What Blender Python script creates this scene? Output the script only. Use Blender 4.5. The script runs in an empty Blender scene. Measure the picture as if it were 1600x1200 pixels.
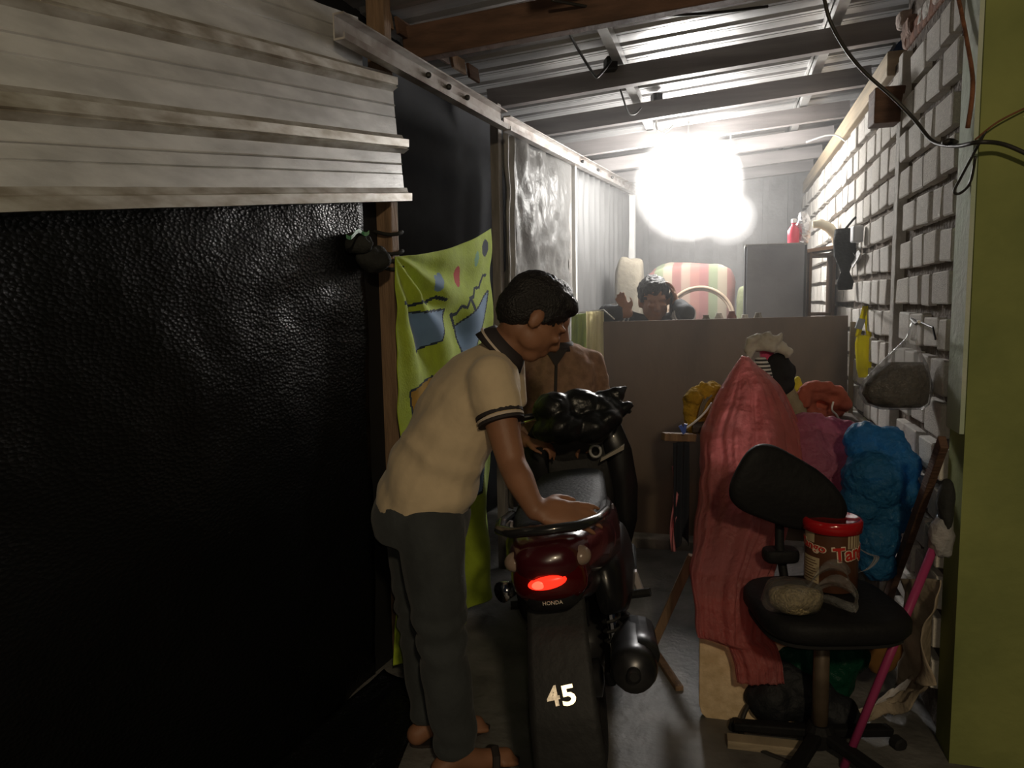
import bpy, bmesh, math, random
from mathutils import Vector, Matrix, Euler, noise
random.seed(7)
S = bpy.context.scene
COL = S.collection
V = Vector
# ------------------------------------------------------------------ camera
FPX, CAMH = 1180.0, 1.4
YAW, PITCH, ROLL = math.radians(16.0), math.radians(6.3), math.radians(1.0)
ROT = (Matrix.Rotation(YAW, 3, 'Z') @ Matrix.Rotation(math.pi/2 - PITCH, 3, 'X') @ Matrix.Rotation(-ROLL, 3, 'Z'))
CAM = V((0, 0, CAMH))
cd = bpy.data.cameras.new('camera'); co = bpy.data.objects.new('camera', cd); COL.objects.link(co)
cd.sensor_width = 36.0; cd.lens = 36.0 * FPX / 1600.0; cd.clip_start = 0.05
co.matrix_world = Matrix.Translation(CAM) @ ROT.to_4x4()
S.camera = co
# ------------------------------------------------------------------ world, lamps, exposure
W = bpy.data.worlds.new('night'); S.world = W; W.use_nodes = True
bg = W.node_tree.nodes['Background']; bg.inputs[0].default_value = (0.55, 0.68, 1.0, 1); bg.inputs[1].default_value = 0.0045
S.view_settings.view_transform = 'Standard'; S.view_settings.look = 'None'
S.view_settings.exposure = 0.22; S.view_settings.gamma = 1.0; S.view_settings.use_curve_mapping = False
S.cycles.use_denoising = True
S.cycles.max_bounces = 8; S.cycles.transparent_max_bounces = 16; S.cycles.volume_bounces = 0
S.cycles.sample_clamp_indirect = 6.0
BULB_MAIN, BULB_SMALL = 140.0, 75.0        # emission strength of the two bulbs
def point_lamp(name, loc, power, color, radius):
    l = bpy.data.lights.new(name, 'POINT'); l.energy = power; l.color = color; l.shadow_soft_size = radius
    o = bpy.data.objects.new(name, l); o.location = loc; COL.objects.link(o); return o
point_lamp('phone_flash', (0.03, -0.02, 1.43), 7.0, (1.0, 0.84, 0.62), 0.012)
point_lamp('street_lamp', (0.85, -1.5, 2.75), 100.0, (1.0, 0.80, 0.52), 0.10)

# ------------------------------------------------------------------ photograph geometry helpers (rays into the place)
def ray(px, py): return ROT @ V(((px-800)/FPX, (600-py)/FPX, -1.0))
def pt(px, py, d): return CAM + ray(px, py)*d
def at_z(px, py, z): r = ray(px, py); return CAM + r*((z-CAMH)/r.z)
def at_x(px, py, x): r = ray(px, py); return CAM + r*(x/r.x)
def at_y(px, py, y): r = ray(px, py); return CAM + r*(y/r.y)
TH = math.radians(6.53)
LA = V((-1.235, 2.607, 0)); LD = V((math.sin(TH), math.cos(TH), 0)); LN = V((math.cos(TH), -math.sin(TH), 0))
def lw(s, z, off=0.0): return LA + LD*s + LN*off + V((0, 0, z))       # point on the left wall line
def at_l(px, py, off=0.0):
    r = ray(px, py); return CAM + r*((LN.dot(LA-CAM)+off)/LN.dot(r))
XR = 0.645                                                           # right wall plane
CR = ROT @ V((1, 0, 0)); CU = ROT @ V((0, 1, 0)); CF = ROT @ V((0, 0, -1))

# ------------------------------------------------------------------ materials
MATS = {}
def mat(name, col, rough=0.7, metal=0.0, var=0.25, scale=8.0, bump=0.0, bscale=40.0, col2=None, spec=0.5, coat=0.0,
        emit=None, estr=0.0, trans=0.0, alpha=1.0, stretch=None, sheen=0.0, detail=6.0, lo=0.35, hi=0.65):
    if name in MATS: return MATS[name]
    m = bpy.data.materials.new(name); m.use_nodes = True; nt = m.node_tree; n = nt.nodes; l = nt.links
    b = n['Principled BSDF']
    b.inputs['Roughness'].default_value = rough; b.inputs['Metallic'].default_value = metal
    b.inputs['Specular IOR Level'].default_value = spec; b.inputs['Coat Weight'].default_value = coat
    b.inputs['Transmission Weight'].default_value = trans; b.inputs['Alpha'].default_value = alpha
    b.inputs['Sheen Weight'].default_value = sheen
    tc = n.new('ShaderNodeTexCoord'); mp = n.new('ShaderNodeMapping'); l.new(tc.outputs['Object'], mp.inputs[0])
    if stretch: mp.inputs['Scale'].default_value = stretch
    if var > 0 or col2:
        t = n.new('ShaderNodeTexNoise'); t.inputs['Scale'].default_value = scale; t.inputs['Detail'].default_value = detail
        l.new(mp.outputs[0], t.inputs['Vector'])
        r = n.new('ShaderNodeValToRGB'); l.new(t.outputs['Fac'], r.inputs[0])
        r.color_ramp.elements[0].position = lo; r.color_ramp.elements[1].position = hi
        c2 = col2 if col2 else tuple(c*(1-var) for c in col)
        r.color_ramp.elements[0].color = (*c2, 1); r.color_ramp.elements[1].color = (*col, 1)
        l.new(r.outputs[0], b.inputs['Base Color'])
    else:
        b.inputs['Base Color'].default_value = (*col, 1)
    if bump > 0:
        t2 = n.new('ShaderNodeTexNoise'); t2.inputs['Scale'].default_value = bscale; t2.inputs['Detail'].default_value = 5
        l.new(mp.outputs[0], t2.inputs['Vector'])
        bp = n.new('ShaderNodeBump'); bp.inputs['Strength'].default_value = bump; bp.inputs['Distance'].default_value = 0.02
        l.new(t2.outputs['Fac'], bp.inputs['Height']); l.new(bp.outputs[0], b.inputs['Normal'])
    if emit:
        b.inputs['Emission Color'].default_value = (*emit, 1); b.inputs['Emission Strength'].default_value = estr
    MATS[name] = m; return m
def film(name, col, opacity=0.5, rough=0.25, bump=0.5, bscale=25.0, gloss=0.18, tint=None, tl_mix=0.5):
    """thin plastic film: part see-through, part scattering, with crinkle gloss"""
    if name in MATS: return MATS[name]
    m = bpy.data.materials.new(name); m.use_nodes = True; nt = m.node_tree; n = nt.nodes; l = nt.links
    n.remove(n['Principled BSDF']); out = n['Material Output']
    tr = n.new('ShaderNodeBsdfTransparent'); tr.inputs[0].default_value = (*(tint or [min(1, c*1.3+.25) for c in col]), 1)
    df = n.new('ShaderNodeBsdfDiffuse'); df.inputs[0].default_value = (*col, 1)
    tl = n.new('ShaderNodeBsdfTranslucent'); tl.inputs[0].default_value = (*col, 1)
    gl = n.new('ShaderNodeBsdfGlossy'); gl.inputs[0].default_value = (1, 1, 1, 1); gl.inputs['Roughness'].default_value = rough
    m1 = n.new('ShaderNodeMixShader'); m1.inputs[0].default_value = tl_mix; l.new(df.outputs[0], m1.inputs[1]); l.new(tl.outputs[0], m1.inputs[2])
    m2 = n.new('ShaderNodeMixShader'); m2.inputs[0].default_value = opacity; l.new(tr.outputs[0], m2.inputs[1]); l.new(m1.outputs[0], m2.inputs[2])
    m3 = n.new('ShaderNodeMixShader'); l.new(m2.outputs[0], m3.inputs[1]); l.new(gl.outputs[0], m3.inputs[2])
    fr = n.new('ShaderNodeLayerWeight'); fr.inputs[0].default_value = 0.25
    mm = n.new('ShaderNodeMath'); mm.operation = 'MULTIPLY'; mm.inputs[1].default_value = gloss*2.2; l.new(fr.outputs['Fresnel'], mm.inputs[0]); l.new(mm.outputs[0], m3.inputs[0])
    tc = n.new('ShaderNodeTexCoord')
    t = n.new('ShaderNodeTexNoise'); t.inputs['Scale'].default_value = bscale; t.inputs['Detail'].default_value = 6; l.new(tc.outputs['Object'], t.inputs['Vector'])
    bp = n.new('ShaderNodeBump'); bp.inputs['Strength'].default_value = bump; bp.inputs['Distance'].default_value = 0.02; l.new(t.outputs['Fac'], bp.inputs['Height'])
    for s in (df, tl, gl): l.new(bp.outputs[0], s.inputs['Normal'])
    l.new(m3.outputs[0], out.inputs[0]); MATS[name] = m; return m

# ------------------------------------------------------------------ mesh builder
class MB:
    def __init__(s, xf=None): s.v = []; s.f = []; s.mi = []; s.xf = xf; s.cur = 0
    def add(s, vs, fs):
        o = len(s.v); s.v += [V(p) for p in vs]; s.f += [tuple(i+o for i in f) for f in fs]; s.mi += [s.cur]*len(fs); return s
    def box(s, c, size, rot=None):
        x, y, z = (k/2 for k in size); M = rot if rot else Matrix.Identity(3); c = V(c)
        p = [c + M @ V((a*x, b*y, d*z)) for a in (-1, 1) for b in (-1, 1) for d in (-1, 1)]
        return s.add(p, [(0,1,3,2), (4,6,7,5), (0,4,5,1), (2,3,7,6), (0,2,6,4), (1,5,7,3)])
    def bar(s, a, b, w, h, up=(0,0,1)):
        a, b, up = V(a), V(b), V(up); d = (b-a).normalized(); x = d.cross(up).normalized(); z = x.cross(d)
        p = [q + x*(i*w/2) + z*(j*h/2) for q in (a, b) for i, j in ((-1,-1), (1,-1), (1,1), (-1,1))]
        return s.add(p, [(3,2,1,0), (4,5,6,7), (0,1,5,4), (1,2,6,5), (2,3,7,6), (3,0,4,7)])
    def prism(s, poly, off):
        """closed polygon (list of points) swept by vector off"""
        n = len(poly); off = V(off); p = [V(q) for q in poly] + [V(q)+off for q in poly]
        return s.add(p, [tuple(range(n))[::-1], tuple(range(n, 2*n))] + [(i, (i+1) % n, n+(i+1) % n, n+i) for i in range(n)])
    def loft(s, rings, cap=True, closed=False):
        m = len(rings[0]); vs = [p for r in rings for p in r]; fs = []
        k = len(rings); 
        for i in range(k if closed else k-1):
            j = (i+1) % k
            for a in range(m):
                b = (a+1) % m; fs.append((i*m+a, i*m+b, j*m+b, j*m+a))
        if cap and not closed: fs += [tuple(range(m))[::-1], tuple(range((k-1)*m, k*m))]
        return s.add(vs, fs)
    def tube(s, pts, r, n=8, ratio=1.0, ref=(0,0,1), closed=False):
        pts = [V(p) for p in pts]; k = len(pts); rr = r if isinstance(r, (list, tuple)) else [r]*k; rings = []
        ref = V(ref); prev = None
        for i, p in enumerate(pts):
            if closed: t = pts[(i+1) % k]-pts[i-1]
            else: t = pts[min(i+1, k-1)]-pts[max(i-1, 0)]
            t.normalize(); a = ref.cross(t) if prev is None else prev - t*prev.dot(t)
            if a.length < 1e-4: a = V((1,0,0)).cross(t)
            if a.length < 1e-4: a = V((0,1,0)).cross(t)
            a.normalize(); prev = a; b = t.cross(a)
            rings.append([p + a*(rr[i]*math.cos(q)) + b*(rr[i]*ratio*math.sin(q)) for q in (2*math.pi*j/n for j in range(n))])
        return s.loft(rings, closed=closed)
    def ell(s, c, r, M=None, n=14, m=10, p=1.0):
        c = V(c); M = M if M else Matrix.Identity(3); rings = []
        if not isinstance(r, (list, tuple)): r = (r, r, r)
        def sp(x): return math.copysign(abs(x)**p, x)
        for i in range(1, m):
            ph = math.pi*i/m
            rings.append([c + M @ V((r[0]*sp(math.sin(ph))*sp(math.cos(a)), r[1]*sp(math.sin(ph))*sp(math.sin(a)), -r[2]*sp(math.cos(ph)))) for a in (2*math.pi*j/n for j in range(n))])
        o = len(s.v); s.loft(rings, cap=False); k = len(rings); b = len(s.v)
        s.add([c + M @ V((0,0,-r[2])), c + M @ V((0,0,r[2]))], [])
        for a in range(n):
            s.f.append((b, o+(a+1) % n, o+a)); s.f.append((b+1, o+(k-1)*n+a, o+(k-1)*n+(a+1) % n)); s.mi += [s.cur]*2
        return s
    def lathe(s, c, prof, n=24, M=None):
        """prof: (radius, height) pairs, axis = local z"""
        c = V(c); M = M if M else Matrix.Identity(3)
        return s.loft([[c + M @ V((r*math.cos(a), r*math.sin(a), h)) for a in (2*math.pi*j/n for j in range(n))] for r, h in prof])
    def grid(s, fn, nu, nv, mi=None):
        vs = [fn(i/nu, j/nv) for j in range(nv+1) for i in range(nu+1)]; fs = []; ms = []
        for j in range(nv):
            for i in range(nu):
                a = j*(nu+1)+i; fs.append((a, a+1, a+nu+2, a+nu+1)); ms.append(mi((i+.5)/nu, (j+.5)/nv) if mi else s.cur)
        o = len(s.v); s.v += [V(p) for p in vs]; s.f += [tuple(k+o for k in f) for f in fs]; s.mi += ms; return s
    def mesh(s, name):
        vs = [s.xf @ p for p in s.v] if s.xf else s.v
        me = bpy.data.meshes.new(name); me.from_pydata([tuple(p) for p in vs], [], s.f)
        for i, p in enumerate(me.polygons): p.material_index = s.mi[i]
        me.update(); return me
WL = {}                                                             # world place of each object's origin
def link(name, me, mats, parent=None, smooth=False, solid=0.0, subsurf=0, bevel=0.0):
    if not isinstance(mats, (list, tuple)): mats = [mats]
    if not me.materials:
        for m in mats: me.materials.append(m)
    bm = bmesh.new(); bm.from_mesh(me); bmesh.ops.recalc_face_normals(bm, faces=bm.faces[:]); bm.to_mesh(me); bm.free()
    if smooth:
        for p in me.polygons: p.use_smooth = True
    o = bpy.data.objects.new(name, me); COL.objects.link(o)
    if parent is None:
        co_ = [v.co for v in me.vertices]; lo = V([min(c[i] for c in co_) for i in range(3)]); hi = V([max(c[i] for c in co_) for i in range(3)])
        b = V(((lo.x+hi.x)/2, (lo.y+hi.y)/2, lo.z)); me.transform(Matrix.Translation(-b)); o.location = b; WL[o] = b
    else:
        o.parent = parent; o.matrix_parent_inverse = Matrix.Translation(-WL[parent]); WL[o] = V((0,0,0))
    if bevel: md = o.modifiers.new('bevel', 'BEVEL'); md.width = bevel; md.segments = 2; md.limit_method = 'ANGLE'
    if subsurf: md = o.modifiers.new('sub', 'SUBSURF'); md.levels = subsurf; md.render_levels = subsurf
    if solid: md = o.modifiers.new('solid', 'SOLIDIFY'); md.thickness = solid; md.offset = 0
    return o
def tag(o, label=None, cat=None, group=None, kind=None):
    for k, x in (('label', label), ('category', cat), ('group', group), ('kind', kind)):
        if x: o[k] = x
    return o
def thing(name, loc, label, cat, group=None):
    o = bpy.data.objects.new(name, None); o.empty_display_size = 0.05; COL.objects.link(o); o.location = V(loc); WL[o] = V(loc)
    return tag(o, label, cat, group)
def part(name, mb, m, parent, label=None, **k):
    o = link(name, mb.mesh(name) if isinstance(mb, MB) else mb, m, parent, **k)
    if label: o['label'] = label
    return o
def single(name, mb, m, label, cat, group=None, **k): return tag(link(name, mb.mesh(name) if isinstance(mb, MB) else mb, m, **k), label, cat, group)
def struct(name, mb, m, parent=None, label=None, **k):
    o = link(name, mb.mesh(name), m, parent, **k)
    if parent is None: o['kind'] = 'structure'
    if label: o['label'] = label
    return o
def evaluated(o):
    dg = bpy.context.evaluated_depsgraph_get(); me = bpy.data.meshes.new_from_object(o.evaluated_get(dg)); return me
def remesh(mb, voxel=0.008, smooth=6, fac=0.5):
    """one continuous skin over everything in the builder"""
    me = mb.mesh('tmp'); bm = bmesh.new(); bm.from_mesh(me); bmesh.ops.recalc_face_normals(bm, faces=bm.faces[:]); bm.to_mesh(me); bm.free()
    o = bpy.data.objects.new('tmp', me); COL.objects.link(o)
    r = o.modifiers.new('r', 'REMESH'); r.mode = 'VOXEL'; r.voxel_size = voxel
    if smooth: q = o.modifiers.new('s', 'SMOOTH'); q.iterations = smooth; q.factor = fac
    out = evaluated(o); bpy.data.objects.remove(o); bpy.data.meshes.remove(me); out.materials.clear(); return out
def text_mesh(body, size, ext=0.0008, bold=0.0, fit=None):
    c = bpy.data.curves.new('txt', 'FONT'); c.body = body; c.size = size; c.extrude = ext; c.offset = bold; c.align_x = 'CENTER'; c.align_y = 'CENTER'
    c.resolution_u = 3
    o = bpy.data.objects.new('txt', c); COL.objects.link(o); me = evaluated(o); bpy.data.objects.remove(o); me.materials.clear()
    xs = [v.co.x for v in me.vertices]; ys = [v.co.y for v in me.vertices]
    cx, cy = (min(xs)+max(xs))/2, (min(ys)+max(ys))/2; me.transform(Matrix.Translation((-cx, -cy, 0)))
    if fit: me.transform(Matrix.Diagonal((fit[0]/(max(xs)-min(xs)), fit[1]/(max(ys)-min(ys)), 1, 1)))
    return me
def nz(p, s=1.0, seed=0.0): return noise.noise(V(p)*s + V((seed, seed*1.7, -seed)))
def basis(x, y):
    x = V(x).normalized(); y = V(y); y = (y - x*y.dot(x)).normalized(); z = x.cross(y); return Matrix((x, y, z)).transposed()
CB = Matrix((CR, CF, CU)).transposed()                              # right / forward / up of the view, used as plain directions
def lump(c, r, seed, amp=0.18, fr=9.0, n=28, m=18, M=None, p=1.0, mb=None):
    mb = mb or MB(); k = len(mb.v); mb.ell(c, r, M, n, m, p); c = V(c)
    for i in range(k, len(mb.v)):
        d = mb.v[i]-c; a = 1 + amp*(nz(mb.v[i], fr, seed) + .5*nz(mb.v[i], fr*2.3, seed+3)); mb.v[i] = c + d*a
    return mb
# ================================================================== THE PLACE
# ---- floor
m_floor = mat('concrete', (0.20, 0.195, 0.185), 0.55, var=0.55, scale=5, bump=0.35, bscale=22, spec=0.6)
def fl(u, v):
    x = -3.2+6.0*u; y = -1.6+9.4*v; return V((x, y, 0.006*nz((x, y, 0), 2.5)-0.006))
fmb = MB().grid(fl, 60, 90); floor = struct('floor', fmb, m_floor, smooth=True, solid=0.03)
floor['label'] = 'stained grey concrete floor of the narrow alley'
m_step = mat('step_cement', (0.36, 0.33, 0.29), 0.8, var=0.5, scale=9, bump=0.4)
st = struct('trim_1', MB().box((-0.23, 5.80, 0.032), (1.40, 3.30, 0.064)), m_step, bevel=0.008)
st['label'] = 'low worn cement step under the brown plywood board'
# ---- right wall: mortar body with separate white blocks
m_mortar = mat('mortar', (0.19, 0.155, 0.125), 0.95, var=0.45, scale=14, bump=0.9, bscale=45)
m_brick = [mat('white_block_%d' % i, c, 0.9, var=0.16, scale=11, bump=0.3, bscale=30) for i, c in enumerate(((0.80, 0.765, 0.71), (0.75, 0.71, 0.65), (0.70, 0.665, 0.62), (0.82, 0.79, 0.74)))]
wall_r = struct('wall_right', MB().box((XR+0.10, 5.02, 1.175), (0.165, 4.96, 2.35)), m_mortar)
wall_r['label'] = 'wall of rough white blocks with thick brown mortar joints'
def brick_mesh(seed):
    bm = bmesh.new(); bmesh.ops.create_cube(bm, size=1.0); bmesh.ops.bevel(bm, geom=bm.edges[:], offset=0.05, segments=1, affect='EDGES')
    for v in bm.verts:
        v.co += V((0.10*nz(v.co, 2.1, seed), 0.035*nz(v.co, 2.1, seed+4), 0.06*nz(v.co, 2.1, seed+8)))
    me = bpy.data.meshes.new('brick'); bm.to_mesh(me); bm.free(); return me
BM = []
for i in range(8):
    me = brick_mesh(i*1.37); me.materials.append(m_brick[i % 4]); BM.append(me)
rb = random.Random(3); far = MB()
COURSE = 0.135
for k in range(-11, 6):
    z = 1.615 + COURSE*k + COURSE/2
    if z > 2.31: continue
    y = 2.56 - rb.uniform(0, .16); 
    while y < 7.4:
        ln = rb.choice((0.11, 0.14, 0.16, 0.18, 0.20, 0.17)); gap = rb.uniform(0.020, 0.036)
        y0, y1 = max(y, 2.55), y+ln
        y += ln+gap
        if y1-y0 < 0.05: continue
        if 3.27 < (y0+y1)/2 < 3.40 and z > 0.2: continue
        hb = COURSE - rb.uniform(0.024, 0.040); c = (XR+0.012+rb.uniform(-.004, .005), (y0+y1)/2, z+rb.uniform(-.004, .004)); sz = (0.05, y1-y0, hb)
        if y0 > 5.7:
            far.box(c, sz)
        elif z > 0.22 or y0 < 3.0:
            o = bpy.data.objects.new('brick', rb.choice(BM)); COL.objects.link(o); o.parent = wall_r; o.matrix_parent_inverse = Matrix.Translation(-WL[wall_r])
            o.location = c; o.scale = sz; o.rotation_euler = (rb.uniform(-.025, .025), 0, rb.uniform(-.01, .01))
fo = part('far_bricks', far, m_brick[1], wall_r); fo['kind'] = 'stuff'
m_plast = mat('plaster_strip', (0.66, 0.63, 0.58), 0.85, var=0.3, scale=10, bump=0.4, bscale=40)
part('plaster_pier', MB().box((XR+0.008, 3.335, 1.17), (0.05, 0.075, 2.30)), m_plast, wall_r, 'pale vertical plaster pier in the block wall', bevel=0.006)
# plate and rubble along the wall head
m_wood_tan = mat('wood_tan', (0.50, 0.40, 0.27), 0.75, var=0.4, scale=6, stretch=(1, .25, 4), bump=0.25, bscale=30)
m_wood_dk = mat('wood_dark', (0.16, 0.085, 0.055), 0.75, var=0.45, scale=6, stretch=(1, .3, 5), bump=0.3, bscale=30)
m_wood_br = mat('wood_brown', (0.30, 0.19, 0.115), 0.75, var=0.4, scale=7, stretch=(5, 5, .6), bump=0.25, bscale=30)
m_rust = mat('rust', (0.27, 0.11, 0.055), 0.9, var=0.5, scale=18, bump=0.6)
part('wall_plate', MB().bar((XR+0.03, 3.62, 2.365), (XR+0.03, 7.4, 2.365), 0.09, 0.10), m_wood_tan, wall_r, 'tan timber plate along the wall head', bevel=0.005)
part('wall_plate', MB().bar((XR+0.05, 2.55, 2.375), (XR+0.05, 3.40, 2.385), 0.08, 0.07), m_rust, wall_r, 'rusty brown plate above the nearest blocks', bevel=0.005)
m_brk = mat('broken_brick', (.40, .27, .22), .95, var=.4, scale=20, bump=.7); m_pinkp = mat('pink_plaster', (.60, .50, .45), .9, var=.35, scale=15, bump=.6)
part('broken_head', MB().box((XR+.10, 3.0, 2.47), (.14, .94, .26)), m_mortar, wall_r)
rr_ = random.Random(11)
for k in range(3):
    y = 2.56
    while y < 3.42:
        ln = rr_.uniform(.07, .16); c = (XR+.03+rr_.uniform(-.02, .03), y+ln/2, 2.405+.085*k+rr_.uniform(-.012, .012)); y += ln+rr_.uniform(.012, .03)
        if rr_.random() < .18: continue
        part('broken_brick', lump(c, (.045, ln/2, rr_.uniform(.028, .038)), rr_.uniform(0, 9), .22, 16, 14, 8, p=.4), rr_.choice((m_brk, m_pinkp, m_plast, m_rust)), wall_r)
single('timber_block', MB().box(at_x(1385, 168, XR-0.055), (0.11, 0.15, 0.135), Matrix.Rotation(.06, 3, 'X')), m_wood_dk, 'dark brown timber block jutting from the top of the block wall', 'timber', bevel=0.006)
# ---- green front wall with pale jamb
m_green = mat('green_paint', (0.30, 0.33, 0.10), 0.8, var=0.45, scale=3.2, bump=0.25, bscale=18, col2=(0.20, 0.235, 0.07))
wf = struct('wall_front', MB().box((1.65, 2.455, 1.6), (2.0, 0.15, 3.2)), m_green); wf['label'] = 'olive green painted wall end at the right edge'
m_jamb = mat('jamb_paint', (0.46, 0.55, 0.40), 0.8, var=0.3, scale=4, bump=0.2, col2=(0.60, 0.62, 0.55))
part('jamb', MB().box((XR-0.001, 2.458, 1.89), (0.012, 0.138, 1.78)), m_jamb, wf, 'pale green plaster jamb')
part('rust_stain_plate', MB().box((0.80, 2.377, 2.36), (0.20, 0.008, 0.11)), m_rust, wf, 'rust brown plate high on the green wall')
# ---- back wall of upright grey sheets
m_zinc_old = mat('old_zinc', (0.30, 0.30, 0.30), 0.55, 0.3, var=0.4, scale=5, bump=0.15)
wb = struct('wall_back', MB().box((-0.1, 7.56, 1.25), (2.2, 0.04, 2.6)), m_zinc_old); wb['label'] = 'grey metal sheet wall at the far end'
for i in range(9):
    part('sheet_rib', MB().bar((-1.0+.22*i, 7.53, 0.0), (-1.0+.22*i, 7.53, 2.5), 0.05, 0.03, up=(0,1,0)), m_zinc_old, wb)
# ---- roof: ribbed sheets over rafters and cross beams
def zb(x): return 2.37 + (x+1.1)*0.0745
m_roof = mat('roof_zinc', (0.60, 0.60, 0.60), 0.36, 0.55, var=0.35, scale=3, stretch=(.4, 4, 1), bump=0.08, bscale=25)
m_beam = mat('beam_paint', (0.42, 0.39, 0.385), 0.5, 0.1, var=0.35, scale=6, stretch=(.3, 3, 3), bump=0.1)
m_galv = mat('galvanised', (0.62, 0.62, 0.61), 0.40, 0.7, var=0.25, scale=10)
RX0, RX1 = -1.38, 0.80
roof = struct('ceiling', MB().box(((RX0+RX1)/2, 4.9, zb((RX0+RX1)/2)+0.215), (RX1-RX0+.1, 5.4, 0.012), Matrix.Rotation(-math.atan(.0745), 3, 'Y')), m_roof)
roof['label'] = 'sloping roof of ribbed zinc sheets over cross beams'
def sheet(y0):
    mb = MB(); prof = []
    for r in range(4):
        a = y0+.185*r
        prof += [(a, 0), (a+.075, 0), (a+.088, .026), (a+.118, .026), (a+.131, 0), (a+.155, 0), (a+.16, .006), (a+.165, 0)]
    prof.append((y0+.74, 0))
    def f(u, v):
        x = RX0+(RX1-RX0)*u; i = min(int(round(v*(len(prof)-1))), len(prof)-1); y, h = prof[i]
        return V((x, y, zb(x)+0.165+h+.004*nz((x, y, 0), 2)))
    return mb.grid(f, 12, len(prof)-1)
for i in range(7): part('roof_sheet', sheet(2.28+.745*i), m_roof, roof, solid=0.002)
def cbeam(y, x0, x1, h=0.095, w=0.05, sag=0.0):
    mb = MB(); a = V((x0, y, zb(x0)+h/2)); b = V((x1, y+sag, zb(x1)+h/2))
    mb.bar(a, b, 0.006, h)
    for s, l in ((1, h/2), (-1, h/2)):
        mb.bar(a+V((0, w/2, s*(h/2-.002))), b+V((0, w/2, s*(h/2-.002))), w, 0.004)
    mb.bar(a+V((0, w, h/2-.010)), b+V((0, w, h/2-.010)), 0.004, 0.018); mb.bar(a+V((0, w, -h/2+.010)), b+V((0, w, -h/2+.010)), 0.004, 0.018)
    return mb
for y in (3.76, 4.50, 5.24, 5.97, 6.68, 7.35):
    part('cross_beam', cbeam(y, -1.18, 0.71), m_beam, roof)
part('cross_beam', MB().bar((-1.26, 2.93, zb(-1.26)+.065), (0.66, 2.97, zb(.66)+.065), 0.06, 0.13), m_wood_dk, roof, 'reddish brown wooden beam nearest the viewer', bevel=0.004)
for x, m in ((-0.52, m_galv), (0.44, m_galv)):
    mb = MB(); 
    mb.bar((x, 2.35, zb(x)+.128), (x, 7.5, zb(x)+.128), 0.045, 0.05)
    mb.bar((x-.035, 2.35, zb(x)+.155), (x-.035, 7.5, zb(x)+.155), 0.012, 0.012); part('rafter', mb, m, roof)
# small strips and wires under the rafter
m_wire = mat('black_wire', (0.03, 0.028, 0.026), 0.5, var=0)
m_wirew = mat('white_wire', (0.72, 0.72, 0.70), 0.5, var=0)
def wire(name, pts, r, m, label, group=None, n=8, sub=6):
    P = [V(p) for p in pts]; out = []
    for i in range(len(P)-1):
        p0, p1, p2, p3 = P[max(i-1, 0)], P[i], P[i+1], P[min(i+2, len(P)-1)]
        for k in range(sub):
            t = k/sub; out.append(0.5*((2*p1)+(p2-p0)*t+(2*p0-5*p1+4*p2-p3)*t*t+(3*p1-p0-3*p2+p3)*t**3))
    out.append(P[-1]); return single(name, MB().tube(out, r, n), m, label, 'wire', group, smooth=True)
def hang(a, b, c): return [at_z(*a, 2.40), at_z(*b, 2.34), at_z(*c, 2.40)]
wire('wire', [pt(884, 42, 3.02), pt(905, 80, 3.2), pt(928, 116, 3.35), pt(936, 118, 3.38), pt(955, 95, 3.5)], .006, m_wire, 'black wire loop hanging below the rafter beside the wooden block', sub=5)
wire('wire', [pt(966, 128, 3.85), pt(974, 155, 3.9), pt(982, 176, 4.0), pt(992, 178, 4.05), pt(1002, 168, 4.1)], .005, m_wire, 'dark wire loop hanging between the first two steel beams', sub=5)
wire('wire', [pt(1026, 185, 4.6), pt(1026, 200, 4.6), pt(1036, 208, 4.65), pt(1052, 196, 4.7)], .006, m_wirew, 'pale wire loop just above the glaring bulb', sub=5)
wire('wire', [pt(862, 0, 2.75), pt(905, 8, 2.8), pt(985, 22, 2.9), pt(1090, 22, 3.0), pt(1200, 10, 3.0)], .006, m_wire, 'thin dark wire sagging along the top of the picture', sub=6)
wire('wire', [pt(1260, 222, 4.6), pt(1290, 212, 4.5), pt(1308, 212, 4.45), pt(1322, 222, 4.4)], .005, m_wirew, 'short white wire stretched under the far beams by the wall', sub=5)
sb = thing('rafter_block', pt(868, 36, 3.02), 'small brown wooden block with a white end under the rafter', 'block')
part('block', MB().box(pt(866, 28, 3.02), (.045, .05, .075)), m_wood_br, sb, bevel=.004); part('peg', MB().tube([pt(862, 46, 3.02), pt(876, 42, 3.02)], .011, 10), m_plast, sb)
for i, (a, b, lab) in enumerate((((950, 104), (958, 98), 'dark clamp on the rafter at the first steel beam'), ((1022, 158), (1030, 152), 'dark clamp on the rafter at the second steel beam'))):
    c = pt((a[0]+b[0])/2, (a[1]+b[1])/2, 3.6+.75*i); single('clamp', MB().box(c, (.055, .07, .06), Matrix.Rotation(.4, 3, 'Z')).box(c+V((.0, -.045, .01)), (.02, .03, .03)), m_wire, lab, 'clamp', bevel=.006)

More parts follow.
